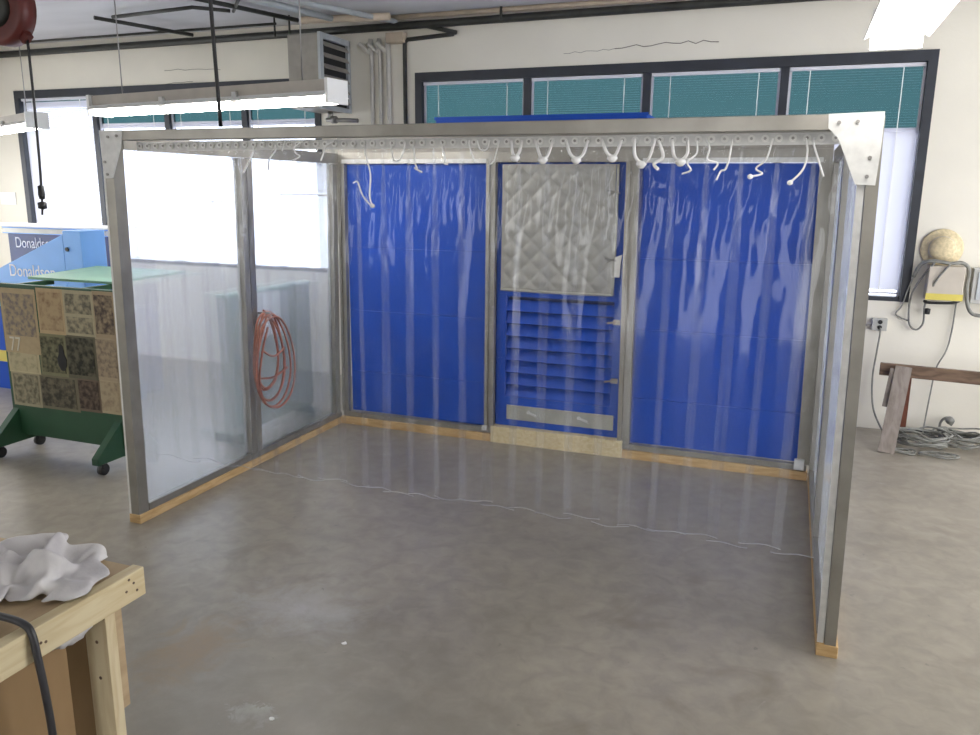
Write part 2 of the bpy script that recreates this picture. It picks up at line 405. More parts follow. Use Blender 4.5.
def blind(a, c, low, label, tilt, tz, tilt_low):
    root = thing('venetian_blind', label, 'blind', ((a+c)/2, WY+.035, SILL+.05), None)
    MB().box(a+.01, c-.01, WY+.015, WY+.055, HEAD-.125, HEAD-.095).build('head_rail', M_TRIM, root)
    s = MB(); z = HEAD-.15
    while z > low+.03:
        tt = tilt if z > tz else tilt_low; dy = .011*math.cos(tt); dz = .011*math.sin(tt)
        x0, x1, y = a+.025, c-.025, WY+.035
        s.poly([(x0, y-dy, z-dz), (x1, y-dy, z-dz), (x1, y+dy, z+dz), (x0, y+dy, z+dz)], [(0, 1, 2, 3)])
        z -= .0215 if z > tz else .0195
    s.build('slats', M_SLAT, root)
    MB().box(a+.02, c-.02, WY+.025, WY+.045, low, low+.02).build('bottom_rail', M_TRIM, root)
    for fx in (.16, .84):
        x = a+(c-a)*fx
        MB().box(x-.004, x+.004, WY+.018, WY+.0215, low, HEAD-.12).build('ladder_cord', M_WHITE, root)
    for x in (a+.012, c-.012):
        MB().box(x-.011, x+.011, WY+.05, WY+.068, SILL+.04, HEAD-.09).build('side_channel', M_TRIM, root)
    return root
n1 = ['white blind in the far left window bay above the blue machine', 'white blind behind left fluorescent lamp, second window bay from the left',
      'white blind in window bay just left of the enclosure middle post', 'white blind in window bay left of grey wall heater']
n2 = ['white blind over teal pane right of the dark bent wall pipe', 'white blind over teal pane behind the blue machine top',
      'white blind over teal pane above the right blue panel', 'white blind in right bay of window beside the straw hat']
for (a, c), l, lo, t in zip(bays1, n1, (1.25, 1.25, 1.95, 2.05), (1.2, .10, .10, .10)): blind(a, c, lo, l, t, 2.86, 1.2 if t > 1 else .4)
for (a, c), l, t in zip(bays2, n2, (.10, .14, .10, .10)): blind(a, c, 1.25, l, t, 2.66, 1.3)

# ------------------------------------------------------------------ enclosure frame
LL = lambda z: .046*z/2.44          # the side frames lean a little inwards
RL = lambda z: -.045*z/2.44
IW, D = 4.03, 2.49
enc = thing('strip_curtain_enclosure', 'metal framed three sided enclosure with hazy side sheets standing on pine boards', 'enclosure', (IW/2, D/2, 0))
# pine base boards
MB().box(-.09, 0, -.005, D, 0, .06).build('base_board', M_PINE, enc, bevel=.004)
MB().box(0, 1.475, D-.02, D+.06, 0, .07).build('base_board', M_PINE, enc, bevel=.004)
MB().box(2.62, IW, D-.02, D+.06, 0, .07).build('base_board', M_PINE, enc, bevel=.004)
MB().box(1.477, 2.618, D-.025, D+.06, 0, .142).build('threshold_board', M_PINEX, enc, bevel=.004)
MB().box(IW+.005, IW+.10, -.005, D, 0, .06).build('base_board', M_PINE, enc, bevel=.004)
def channel(x0, x1, y0, y1, z0, z1, lean, open_to='back', t=.006):
    """upright C channel: web in front plus two side flanges and lips"""
    m = MB(); L_ = lean
    if open_to == 'back':
        m.box(x0, x1, y0, y0+t, z0, z1, L_); m.box(x0, x0+t, y0+t, y1, z0, z1, L_); m.box(x1-t, x1, y0+t, y1, z0, z1, L_)
        m.box(x0+t, x0+t+.015, y1-t, y1, z0, z1, L_); m.box(x1-t-.015, x1-t, y1-t, y1, z0, z1, L_)
    elif open_to == 'left':
        m.box(x1-t, x1, y0, y1, z0, z1, L_); m.box(x0, x1-t, y0, y0+t, z0, z1, L_); m.box(x0, x1-t, y1-t, y1, z0, z1, L_)
    else:
        m.box(x0, x0+t, y0, y1, z0, z1, L_); m.box(x0+t, x1, y0, y0+t, z0, z1, L_); m.box(x0+t, x1, y1-t, y1, z0, z1, L_)
    return m
# posts
channel(-.075, -.012, 0, .085, .06, 2.43, LL).build('corner_post', M_ALU, enc)
MB().box(-.089, -.076, .0, .02, .06, 2.43, LL).build('edge_trim', M_WHITE, enc)
channel(IW+.040, IW+.090, 0, .085, .06, 2.43, RL).build('corner_post', M_ALU, enc)
MB().box(IW+.008, IW+.037, .012, .03, .06, 2.43, RL).build('edge_trim', M_GALV, enc)
for y0, y1 in ((1.160, 1.222), (1.228, 1.290)):
    channel(-.075, -.008, y0, y1, .11, 2.33, LL, 'left').build('middle_post', M_ALU, enc)
    channel(IW+.008, IW+.075, y0, y1, .11, 2.33, RL, 'right').build('middle_post', M_ALU, enc)
channel(-.075, -.008, 2.40, 2.47, .11, 2.33, LL, 'left').build('back_post', M_ALU, enc)
channel(IW+.008, IW+.075, 2.40, 2.47, .11, 2.33, RL, 'right').build('back_post', M_ALU, enc)
# side rails
for s, L_ in ((0, LL), (1, RL)):
    x0, x1 = ((-.075, -.008) if s == 0 else (IW+.008, IW+.075))
    MB().box(x0, x1, .087, D+.05, 2.335, 2.42, L_).build('top_rail', M_ALU, enc)
    MB().box(x0, x1, .087, D, .062, .108, L_).build('bottom_rail', M_ALU, enc)
    # vinyl sheets, one per bay, slightly bowed
    for k, (y0, y1) in enumerate(((.09, 1.158), (1.292, 2.398))):
        xs = (x0+x1)/2
        def f(u, v, y0=y0, y1=y1, xs=xs, L_=L_, k=k, s=s):
            y = y0+(y1-y0)*u; z = .10+2.24*v
            w = .006*math.sin(u*23+k*2)*(.35+.65*v)+.01*math.sin(PI*u)*math.sin(PI*v)
            return (xs+L_(z)+w*(1 if s == 0 else -1), y, z)
        o = MB().grid(f, 48, 12).build('clear_sheet', M_SHEET, enc, normals=False)
        sm = o.modifiers.new('thickness', 'SOLIDIFY'); sm.thickness = .004
# front header with gussets
b = MB()
zt0, zt1 = 2.436, 2.441
b.hexa([(.10, 0, 2.381), (3.90, 0, 2.376), (3.90, .085, 2.376), (.10, .085, 2.381)], [(.10, 0, zt0), (3.90, 0, zt1), (3.90, .085, zt1), (.10, .085, zt0)])
b.build('header_beam', M_ALU, enc, bevel=.003)
for pts, bolts in (([(.125, 2.437), (.105, 2.343), (.026, 2.170), (-.040, 2.166), (-.045, 2.437)], [(.02, 2.40), (.085, 2.405), (-.018, 2.26), (-.008, 2.19)]),
                   ([(3.862, 2.441), (3.866, 2.385), (3.907, 2.345), (3.990, 2.158), (4.066, 2.155), (4.072, 2.30), (4.072, 2.446)], [(3.905, 2.405), (3.975, 2.408), (4.034, 2.265), (4.03, 2.19)])):
    g = MB().prism(pts, 'y', -.006, 0).build('gusset_plate', M_GALV, enc)
    for x, z in bolts:
        MB().cyl((x, -.006, z), (x, -.014, z), .0085, 6).build('bolt', M_BOLT, g)
MB().box(3.98, 4.055, .09, .12, 2.34, 2.37).build('corner_bracket', M_ALU, enc)
# back frame
MB().box(.02, 3.99, D, D+.05, 2.345, 2.43).build('back_header', M_ALU, enc, bevel=.002)
MB().box(.02, 3.99, D+.02, D+.06, 2.431, 2.56).build('upper_channel', M_HEAT, enc)
MB().box(.075, 1.41, D-.012, D+.03, 2.338, 2.372).build('frame_rail', M_GALV, enc)
MB().box(2.67, 3.93, D-.012, D+.03, 2.338, 2.372).build('frame_rail', M_GALV, enc)
for x0, x1, L_ in ((.008, .075, lambda z: LL(z)*.5), (1.412, 1.492, None), (2.575, 2.672, lambda z: -.03*z/2.4), (3.952, 4.075, RL)):
    m = MB(); w = x1-x0
    m.box(x0, x0+w*.36, D-.01, D+.04, .12, 2.345, L_); m.box(x0+w*.36, x0+w*.64, D+.004, D+.04, .12, 2.345, L_); m.box(x0+w*.64, x1, D-.01, D+.04, .12, 2.345, L_)
    m.build('stile', M_ALU, enc)
for x0, x1 in ((.02, 1.476), (2.60, 4.02)):
    MB().box(x0, x1, D-.005, D+.045, .072, .119).build('bottom_rail', M_ALU, enc, bevel=.002)
MB().box(3.93, 4.0, D-.05, D-.008, .09, .165).build('corner_bracket', M_GALV, enc)
MB().box(1.400, 1.440, D-.03, D-.008, .10, .14).build('corner_bracket', M_GALV, enc)

# ------------------------------------------------------------------ strip curtain on the perforated rail
cur = thing('strip_curtain', 'clear vinyl strip curtain hanging from perforated rail under the front beam', 'curtain', (2.0, .10, .45))
b = MB()
b.box(.13, 3.935, .093, .099, 2.325, 2.375)
b.build('perforated_rail', M_GALV, cur)
w0 = MB().cyl((.16, .093, 2.352), (.16, .084, 2.352), .0160, 14).build('washer', M_WHITE, cur, origin=(.16, .093, 2.352))
b0 = MB().cyl((.16, .0835, 2.352), (.16, .080, 2.352), .0065, 8).build('bolt', M_BOLT, w0, origin=(.16, .0835, 2.352))
for i in range(1, 67):
    w_ = w0.copy(); COL.objects.link(w_); w_.location.x = .16+i*.0567
    b_ = b0.copy(); COL.objects.link(b_); b_.parent = w_; b_.matrix_parent_inverse = b0.matrix_parent_inverse.copy()
NS = 26
for i in range(NS):
    cx = .155+i*(3.90-.155)/(NS-1)
    y0 = .112 if i % 2 else .135
    ph = random.uniform(0, 6.28); tw = random.uniform(-.25, .25); sag = random.uniform(-.012, .012); br = random.uniform(.007, .014)
    def f(u, v, cx=cx, y0=y0, ph=ph, tw=tw, sag=sag, br=br, i=i):
        z = 2.33-(2.33-.445+sag)*v
        s = u*2-1
        gather = math.exp(-v*9)
        w = .098*(1-.22*gather)
        bow = br*(s*s)*(1 if i % 2 else -1)*(1-.3*v)
        rip = .014*gather*math.sin(7*s+ph+v*14)
        nz = .004*noise.noise(Vector((cx*3+s, v*3, ph)))+.026*math.exp(-v*9)*noise.noise(Vector((cx*9+s*1.8, v*20, ph)))+.006*math.exp(-v*5)*noise.noise(Vector((cx*9+s*5, v*42, ph)))
        x = cx+s*w+.010*math.sin(v*3+ph)*v
        return (x, y0+bow+rip+nz+tw*s*.02, z+.006*math.sin(s*3+ph)*v)
    vs_ = MB().grid(lambda u, v, f=f: f(u, v**1.7), 16, 84).build('vinyl_strip', M_STRIP, cur, normals=False)
    vs_.data.materials.append(M_STRIPEDGE)
    for p in vs_.data.polygons: p.material_index = 1 if (p.index % 16) in (0, 1, 14, 15) else 0
    MB().tube([f(k/12, 1.0) for k in range(13)], .0016, 4, sub=1).build('cut_edge', M_EDGE, vs_)
TIES = [
[(0.951, 2.349), (0.948, 2.312), (0.903, 2.222), (0.894, 2.201)],
[(1.099, 2.348), (1.098, 2.319), (1.069, 2.275), (1.053, 2.217)],
[(1.158, 2.368), (1.149, 2.316)],
[(1.277, 2.366), (1.232, 2.336), (1.23, 2.305), (1.248, 2.289), (1.209, 2.266)],
[(1.478, 2.364), (1.423, 2.339), (1.394, 2.299), (1.383, 2.266)],
[(1.656, 2.347), (1.654, 2.287), (1.675, 2.197), (1.678, 2.085), (1.694, 2.035)],
[(1.579, 2.151), (1.597, 2.156), (1.631, 2.09), (1.688, 2.034)],
[(1.8, 2.36), (1.81, 2.272), (1.85, 2.264), (1.873, 2.301), (1.879, 2.359)],
[(1.924, 2.359), (1.94, 2.256), (1.956, 2.227), (1.934, 2.227), (1.973, 2.207)],
[(2.078, 2.362), (2.108, 2.278), (2.1, 2.251), (2.116, 2.246)],
[(2.239, 2.36), (2.239, 2.332), (2.261, 2.255)],
[(2.281, 2.359), (2.292, 2.317), (2.323, 2.317), (2.344, 2.359)],
[(2.395, 2.358), (2.365, 2.269), (2.345, 2.246)],
[(2.452, 2.357), (2.458, 2.302), (2.478, 2.283), (2.498, 2.301), (2.507, 2.357)],
[(2.572, 2.36), (2.599, 2.291), (2.619, 2.273), (2.639, 2.287), (2.661, 2.359)],
[(2.725, 2.359), (2.751, 2.295), (2.781, 2.272), (2.809, 2.29), (2.835, 2.357)],
[(2.901, 2.356), (2.927, 2.298), (2.951, 2.28), (2.969, 2.294), (2.994, 2.355)],
[(3.053, 2.359), (3.057, 2.284), (3.086, 2.253), (3.122, 2.271), (3.148, 2.358)],
[(3.16, 2.349), (3.184, 2.279), (3.145, 2.246), (3.167, 2.222)],
[(3.22, 2.353), (3.233, 2.279), (3.265, 2.261), (3.294, 2.291), (3.288, 2.352)],
[(3.329, 2.347), (3.333, 2.291), (3.296, 2.253), (3.312, 2.218), (3.273, 2.202)],
[(3.368, 2.351), (3.388, 2.312), (3.382, 2.265), (3.426, 2.248), (3.411, 2.218)],
[(3.482, 2.353), (3.476, 2.273), (3.462, 2.222), (3.442, 2.214), (3.427, 2.175)],
[(3.652, 2.351), (3.63, 2.264), (3.59, 2.226), (3.619, 2.203), (3.57, 2.19)],
[(3.784, 2.35), (3.795, 2.292), (3.784, 2.222), (3.736, 2.165)],
[(3.816, 2.349), (3.818, 2.326), (3.844, 2.255), (3.868, 2.191)]]
for k, t in enumerate(TIES):
    pts = [(x, .075+.012*math.sin(j*1.7+k), z) for j, (x, z) in enumerate(t)]
    m = MB(); m.tube(pts, .008 if 13 <= k <= 19 else .0045, n=6, sub=5)
    if 13 <= k <= 19 and k != 18:      # the strip's clamped top shows as a small white pinch under the loop
        lo = min(pts, key=lambda p: p[2])
        m.lathe([(.001, .012), (.022, .008), (.026, -.004), (.012, -.02), (.001, -.022)], (lo[0], lo[1], lo[2]-.006), 'z', 10)
    elif k in (5, 23, 24):
        e = pts[-1]; m.lathe([(.001, .012), (.012, .006), (.012, -.006), (.001, -.012)], e, 'z', 8)
    m.build('hanger_tie', M_TIE, cur)

# ------------------------------------------------------------------ blue machine behind the enclosure
for x0, x1, lab in ((.085, 1.408, 'tall blue metal panel in the left bay of the enclosure back'), (2.675, 3.955, 'tall blue metal panel in the right bay of the enclosure back')):
    t = thing('blue_wall_panel', lab, 'panel', ((x0+x1)/2, D+.06, .12), None)
    zs = [.122, .50, 1.06, 1.62, 2.335]
    for a, c in zip(zs, zs[1:]):
        MB().box(x0, x1, D+.048, D+.075, a+.001, c-.001).build('panel_section', M_BLUE, t, bevel=.002)
    MB().box(x0, x1, D+.076, D+.08, .122, 2.335).build('backing_sheet', M_BLUE, t)
mach = thing('dust_collector', 'blue louvered dust collector cabinet in the centre bay behind the curtain', 'machine', (1.75, 3.1, 0))
MB().box(.85, 2.64, 2.74, 3.6, 0, 2.72).build('cabinet', M_BLUE, mach, bevel=.008)
MB().box(.84, 2.65, 2.735, 2.74, 2.70, 2.725).build('top_edge', M_BLUE, mach)
x0, x1 = 1.498, 2.568
b = MB(); b.box(x0, 1.575, D+.05, D+.09, .145, 2.335); b.box(2.492, x1, D+.05, D+.09, .145, 2.335)
b.box(1.575, 2.492, D+.05, D+.09, .145, .40); b.box(1.575, 2.492, D+.05, D+.09, 1.265, 2.335)
b.build('door_frame', M_BLUE, mach)
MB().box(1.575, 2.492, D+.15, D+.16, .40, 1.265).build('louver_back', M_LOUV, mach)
for k in range(8):
    z = .44+k*.1055
    m = MB(); m.prism([(D+.055, z-.035), (D+.062, z-.040), (D+.13, z+.045), (D+.122, z+.05)], 'x', 1.577, 2.490)
    m.build('louver', M_BLUE, mach)
hp = MB().box(1.60, 2.525, D+.036, D+.048, .205, .33).build('steel_plate', M_STEEL, mach)
for x in (1.80, 2.24):
    m = MB(); m.cyl((x, D+.035, .285), (x, D+.012, .285), .013, 10); m.bar((x, D+.018, .285), (x+.075, D+.012, .262), .012, .016); m.build('latch', M_GALV, hp)
for z in (1.104, .623):
    m = MB(); m.box(2.49, 2.545, D+.035, D+.05, z-.02, z+.02); m.bar((2.44, D+.03, z-.01), (2.52, D+.03, z+.005), .01, .014); m.build('door_catch', M_BOLT, mach)
# quilted acoustic curtain
q = thing('quilted_curtain', 'silver quilted acoustic blanket hanging over upper half of the louvered door', 'curtain', (2.0, D+.03, 1.31))
X0, X1, Z0, Z1 = 1.535, 2.475, 1.322, 2.33
def fq(u, v):
    x = X0+(X1-X0)*u; z = Z0+(Z1-Z0)*v
    p = .165
    a = ((x-X0)+(z-Z0))/p; c = ((x-X0)-(z-Z0))/p
    puff = (abs(math.sin(PI*a/1.0))*abs(math.sin(PI*c/1.0)))**.55
    e = min(1, min(u, 1-u)*14, min(v, 1-v)*14)
    return (x+.010*math.sin(v*5)*(u), D+.030-.014*puff*e+.008*math.sin(u*4+v*2), z)
MB().grid(fq, 90, 96).build('blanket', M_QUILT, q, normals=False)
b = MB()
b.tube([(X0, D+.03, Z0), ((X0+X1)/2, D+.033, Z0-.006), (X1, D+.03, Z0)], .011, 8); b.build('bottom_binding', M_STEEL, q)
MB().tube([(X1, D+.028, Z0), (X1+.006, D+.028, 1.8), (X1+.004, D+.03, Z1)], .011, 8).build('side_binding', M_STEEL, q)
for z in (1.60, 2.12):
    m = MB(); m.tube([(X1-.07, D+.012, z+.012), (X1-.02, D+.008, z+.005), (X1+.03, D+.02, z-.01)], .006, 6); m.tube([(X1-.05, D+.012, z-.02), (X1+.01, D+.008, z+.01)], .005, 6); m.build('tie_cord', M_BOLT, q)
def ftag(u, v):
    return (2.505+.055*(u-.5)+.02*(v-.5)*(1 if v > .5 else .4), D+.016+.006*math.sin(u*3+v*4), 1.465+.155*v+.025*u*v)
tag(MB().grid(ftag, 6, 8).build('paper_tag', M_WHITE), 'small white paper tag hanging at the right edge of the quilted blanket', 'tag')

# ------------------------------------------------------------------ orange cord on the middle post
m = MB(); path = []
loops = [(.20, .62, 0), (.24, .70, .03), (.17, .58, -.02), (.27, .73, .045), (.22, .66, -.015), (.29, .72, .06)]
for k, (a, h, off) in enumerate(loops):
    for j in range(10):
        t = 2*PI*j/10
        zz = 1.215-h*(.5-.5*math.cos(t)); wy = a*math.sin(t)*(.55+.45*(1.215-zz)/h)
        path.append((.055+.012*k+.006*math.sin(j), 1.31+off+wy+.006*math.sin(3*t+k), zz-.01*k))
m.tube(path, .0085, 7, sub=3)
m.tube([(.10, 1.22, .92), (.115, 1.33, .86), (.115, 1.47, .90)], .008, 7)
m.tube([(.10, 1.16, .72), (.115, 1.31, .70), (.115, 1.50, .74)], .008, 7)
tag(m.build('extension_cord', M_ORANGE), 'coiled orange extension cord hung on the left middle post of the enclosure', 'cord')
MB().bar((-.01, 1.30, 1.195), (.125, 1.30, 1.20), .014, .014).build('cord_hook', M_BOLT, enc)

# ------------------------------------------------------------------ fluorescent lamps
def lamp(p0, p1, label, w=.15, tubes=1, tube_mat=None, wires=((.12, 1), (.88, 1)), face=-1):
    p0, p1 = Vector(p0), Vector(p1); L_ = (p1-p0).length; c = (p0+p1)/2
    root = thing('fluorescent_lamp', label, 'lamp', c)
    ang = math.atan2(p1.y-p0.y, p1.x-p0.x); tilt = math.asin((p1.z-p0.z)/L_)
    R_ = Matrix.Translation(c) @ Matrix.Rotation(ang, 4, 'Z') @ Matrix.Rotation(-tilt, 4, 'Y')
    def put(mb, name, mat, par=root):
        bmesh.ops.transform(mb.bm, matrix=R_, verts=mb.bm.verts[:]); return mb.build(name, mat, par)
    h = L_/2; hw = w/2
    m = MB(); m.prism([(-hw*.55, .03), (-hw*.55, .105), (hw*.55, .105), (hw*.55, .03)], 'x', -h, h); put(m, 'ballast_housing', M_LAMPB)
    m = MB(); m.prism([(-hw, .0), (-hw*.55, .034), (hw*.55, .034), (hw, .0), (hw*.98, -.004), (hw*.5, .026), (-hw*.5, .026), (-hw*.98, -.004)], 'x', -h, h); put(m, 'reflector', M_LAMPW)
    for sx in (-1, 1):
        m = MB(); m.box(sx*h-.012, sx*h+.012, -hw*.8, hw*.8, -.045, .108); put(m, 'end_cap', M_LAMPW)
    for k in range(tubes):
        y = (k-(tubes-1)/2)*w*.45
        m = MB(); m.cyl((-h+.02, y, -.020), (h-.02, y, -.020), .021, 14); put(m, 'tube', tube_mat or M_TUBE)
        for sx in (-.5, .5) if tubes == 2 and tube_mat is None else ():
            m = MB(); m.prism([(-.03, -.01), (.03, -.01), (.018, .06), (-.018, .06)], 'y', -hw*.75, -hw*.58)
            bmesh.ops.translate(m.bm, verts=m.bm.verts[:], vec=(sx*h*.62, 0, 0)); put(m, 'tube_clip', M_LAMPW)
    for fx, _ in wires:
        x = -h+L_*fx
        a = R_ @ Vector((x, 0, .10))
        MB().cyl(a, (a.x, a.y, 3.86), .0045, 6).build('hanging_wire', M_BOLT, root)
    return root
lamp((-1.463, 1.397, 2.71), (.90, 1.06, 2.71), 'long white fluorescent lamp hanging above the left half of enclosure', .26, 2)
lamp((-5.25, 3.17, 2.705), (-3.16, 2.27, 2.71), 'fluorescent lamp cut off by the left edge above the blue machine', .26, 2)
lamp((4.08, -.03, 2.72), (4.075, -1.25, 2.72), 'bright fluorescent lamp overhead near the right end of the front beam', .235, 2, M_TUBE2)

# ------------------------------------------------------------------ ceiling pipes, reel, drop cable
def pipe(name, pts, r, mat, label, sub=1, n=10, cat='pipe'):
    m = MB(); m.tube(pts, r, n, sub=sub); return tag(m.build(name, mat), label, cat)
pipe('ceiling_pipe', [(-6.84, 4.1, 3.735), (3.0, 4.1, 3.765), (6.19, 4.1, 3.77)], .038, M_DARKPIPE, 'long dark pipe running along the top of the back wall')
pipe('ceiling_pipe', [(-.35, 4.08, 3.835), (6.19, 4.08, 3.835)], .024, M_BEIGEPIPE, 'tan pipe just above the dark pipe over the right window')
pipe('ceiling_pipe', [(-1.1, 3.75, 3.80), (-.15, 3.85, 3.80)], .036, M_BEIGEPIPE, 'short thick tan pipe above grey wall heater')
pipe('conduit', [(-6.84, 4.02, 3.848), (-1.6, 4.02, 3.848)], .013, M_DARKPIPE, 'thin grey conduit above dark pipe at the upper left')
pipe('ceiling_pipe', [(-1.02, 2.7, 3.80), (-.76, 3.76, 3.80)], .032, M_HEATL, 'pale pipe running to the back wall above grey heater, left of two')
pipe('ceiling_pipe', [(-.80, 2.7, 3.80), (-.20, 4.1, 3.80)], .026, M_HEATL, 'pale pipe running to the back wall above grey heater, right of two')
pipe('ceiling_rod', [(-1.62, 2.4, 3.815), (-1.18, 3.8, 3.815)], .022, M_DARKPIPE, 'dark rod on ceiling left of the pale pipes', cat='rod')
pipe('ceiling_rod', [(-3.02, 2.95, 3.79), (-2.62, 3.92, 3.77)], .020, M_DARKPIPE, 'dark slanting brace rod on the ceiling right of the red reel', cat='rod')
pipe('ceiling_rod', [(-2.86, 3.03, 3.80), (-1.80, 2.96, 3.81), (-1.55, 3.2, 3.81)], .018, M_DARKPIPE, 'dark crosswise rod on ceiling meeting the slanting brace', cat='rod')
pipe('ceiling_rod', [(-1.55, 3.25, 3.815), (-.95, 2.6, 3.815)], .016, M_DARKPIPE, 'thin dark rod crossing ceiling behind the hanging black cable', cat='rod')
for x, lab in ((-1.43, 'thin dark hanger rod dropping to the heater, left of pair'), (-1.25, 'thin dark hanger rod dropping to the heater, right of pair')):
    pipe('hanger_rod', [(x, 3.75, 3.86), (x, 3.75, 3.66)], .010, M_DARKPIPE, lab, cat='rod')
pipe('hanger_rod', [(.95, 4.06, 3.86), (.95, 4.06, 3.74)], .014, M_DARKPIPE, 'short dark pipe hanger above the teal window panes', cat='hanger')
# wall pipes
for x, lab, r in ((-.535, 'pale painted wall pipe nearest the grey heater', .022), (-.435, 'pale painted wall pipe, middle of three beside heater', .02), (-.335, 'pale painted wall pipe nearest the dark bent pipe', .026)):
    pipe('wall_pipe', [(x, WY-.03, .05), (x, WY-.03, 3.40), (x-.03, WY-.03, 3.52), (x-.13, WY-.06, 3.62)], r, M_WPIPE, lab, sub=4)
pipe('bent_wall_pipe', [(-.145, WY-.03, .05), (-.145, WY-.03, 3.60), (-.11, WY-.03, 3.635), (.40, WY-.03, 3.66), (.44, WY-.04, 3.67), (.05, WY-.10, 3.76)], .021, M_DARKPIPE, 'dark bent pipe on the wall left of the teal window', sub=1)
MB_ = MB().box(-.33, -.13, WY-.10, WY, 3.60, 3.70); tag(MB_.build('junction_box', M_BEIGEPIPE, bevel=.005), 'small tan junction box at the top of wall pipes', 'box')
# heater
h = thing('wall_heater', 'grey box heater with louvered side high on the back wall', 'heater', (-1.0, 3.9, 2.93))
MB().box(-1.20, -.83, 3.62, 4.18, 2.93, 3.65).build('casing', M_HEAT, h, bevel=.015)
b = MB(); b.box(-.83, -.80, 3.60, 4.19, 2.92, 2.965); b.box(-.83, -.80, 3.60, 4.19, 3.60, 3.655); b.box(-.83, -.80, 3.60, 3.66, 2.965, 3.60); b.box(-.83, -.80, 4.14, 4.19, 2.965, 3.60)
b.build('louver_frame', M_HEATL, h)
MB().box(-.832, -.829, 3.66, 4.14, 2.965, 3.60).build('dark_core', M_VOID, h)
for k in range(6):
    z = 3.0+k*.105
    MB().prism([(-.822, z+.045), (-.785, z), (-.780, z+.006), (-.817, z+.053)], 'y', 3.66, 4.14).build('louver', M_HEAT, h)
b = MB(); b.cyl((-.95, 4.0, 2.86), (-.95, 4.0, 2.93), .03, 10); b.cyl((-1.0, 4.0, 2.845), (-.62, 4.0, 2.83), .022, 10); b.cyl((-.93, 4.0, 2.845), (-.88, 4.0, 2.845), .04, 10); b.build('gas_valve', M_BOLT, h)
# reel and its cable
r = thing('cord_reel', 'dark red round cord reel hanging from ceiling at upper left', 'reel', (-1.36, .58, 3.28))
MB().lathe([(.001, -.06), (.12, -.06), (.21, -.075), (.235, -.065), (.235, .05), (.21, .06), (.001, .06)], (-1.385, .58, 3.29), 'y', 32).build('reel_drum', M_RED, r)
MB().lathe([(.001, -.085), (.09, -.08), (.125, -.06), (.001, -.055)], (-1.385, .58, 3.29), 'y', 20).build('hub', M_DARKPIPE, r)
MB().bar((-1.26, .58, 3.16), (-1.20, .58, 3.085), .05, .07).build('cable_guide', M_RED, r)
MB().cyl((-1.385, .58, 3.50), (-1.385, .58, 3.86), .02, 10).build('bracket', M_DARKPIPE, r)
m = MB(); m.tube([(-1.205, .58, 3.09), (-1.212, .585, 2.7), (-1.228, .59, 2.3), (-1.243, .59, 2.05)], .0095, 8, sub=4); m.build('cable', M_RUBBER, r)
m = MB(); m.lathe([(.001, .07), (.02, .06), (.024, .0), (.018, -.03), (.001, -.035)], (-1.243, .59, 2.06), 'z', 12); m.lathe([(.001, .03), (.03, .02), (.03, -.02), (.001, -.03)], (-1.247, .59, 1.985), 'z', 12)
m.tube([(-1.243, .59, 2.03), (-1.25, .59, 1.97), (-1.258, .59, 1.92)], .008, 6); m.build('connector', M_RUBBER, r)
m = MB(); m.tube([(.745, .045, 3.86), (.757, .045, 3.1), (.775, .045, 2.447)], .011, 8, sub=4)
tag(m.build('drop_cable', M_RUBBER), 'black cable dropping from the ceiling to the left part of front beam', 'cable')

# ------------------------------------------------------------------ left side: cart, blue bench, cabinet, bundle
cart = thing('rolling_cart', 'green rolling cart papered with newspaper pages, left of the enclosure', 'cart', (-1.5, .9, 0))
MB().box(-2.06, -.895, .80, .84, .145, 1.372).build('front_board', M_GREEN, cart, bevel=.004)
MB().hexa([(-2.19, 1.18, 1.36), (-1.27, 1.18, 1.36), (-1.40, 2.15, 1.36), (-2.45, 2.15, 1.36)], [(-2.19, 1.18, 1.38), (-1.27, 1.18, 1.38), (-1.40, 2.15, 1.38), (-2.45, 2.15, 1.38)]).build('top', M_GREENTOP, cart)
for x0, x1 in ((-2.05, -1.99), (-.985, -.925)):
    m = MB(); m.prism([(.55, .085), (1.02, .085), (1.02, .135), (.86, .36), (.80, .36), (.55, .135)], 'x', x0, x1); m.build('foot', M_GREEN, cart)
    for y in (.60, .96):
        w = MB(); xc = (x0+x1)/2+.02; w.cyl((xc-.018, y, .045), (xc+.018, y, .045), .044, 16); w.box(xc-.024, xc+.024, y-.02, y+.02, .055, .088)
        w.build('caster', M_RUBBER, cart)
for x in (-2.02, -1.33): MB().box(x, x+.04, .842, 1.25, 1.32, 1.358).build('support_arm', M_GREEN, cart)
MB().box(-2.03, -1.95, .842, .98, .12, .16).build('brace', M_GREEN, cart)
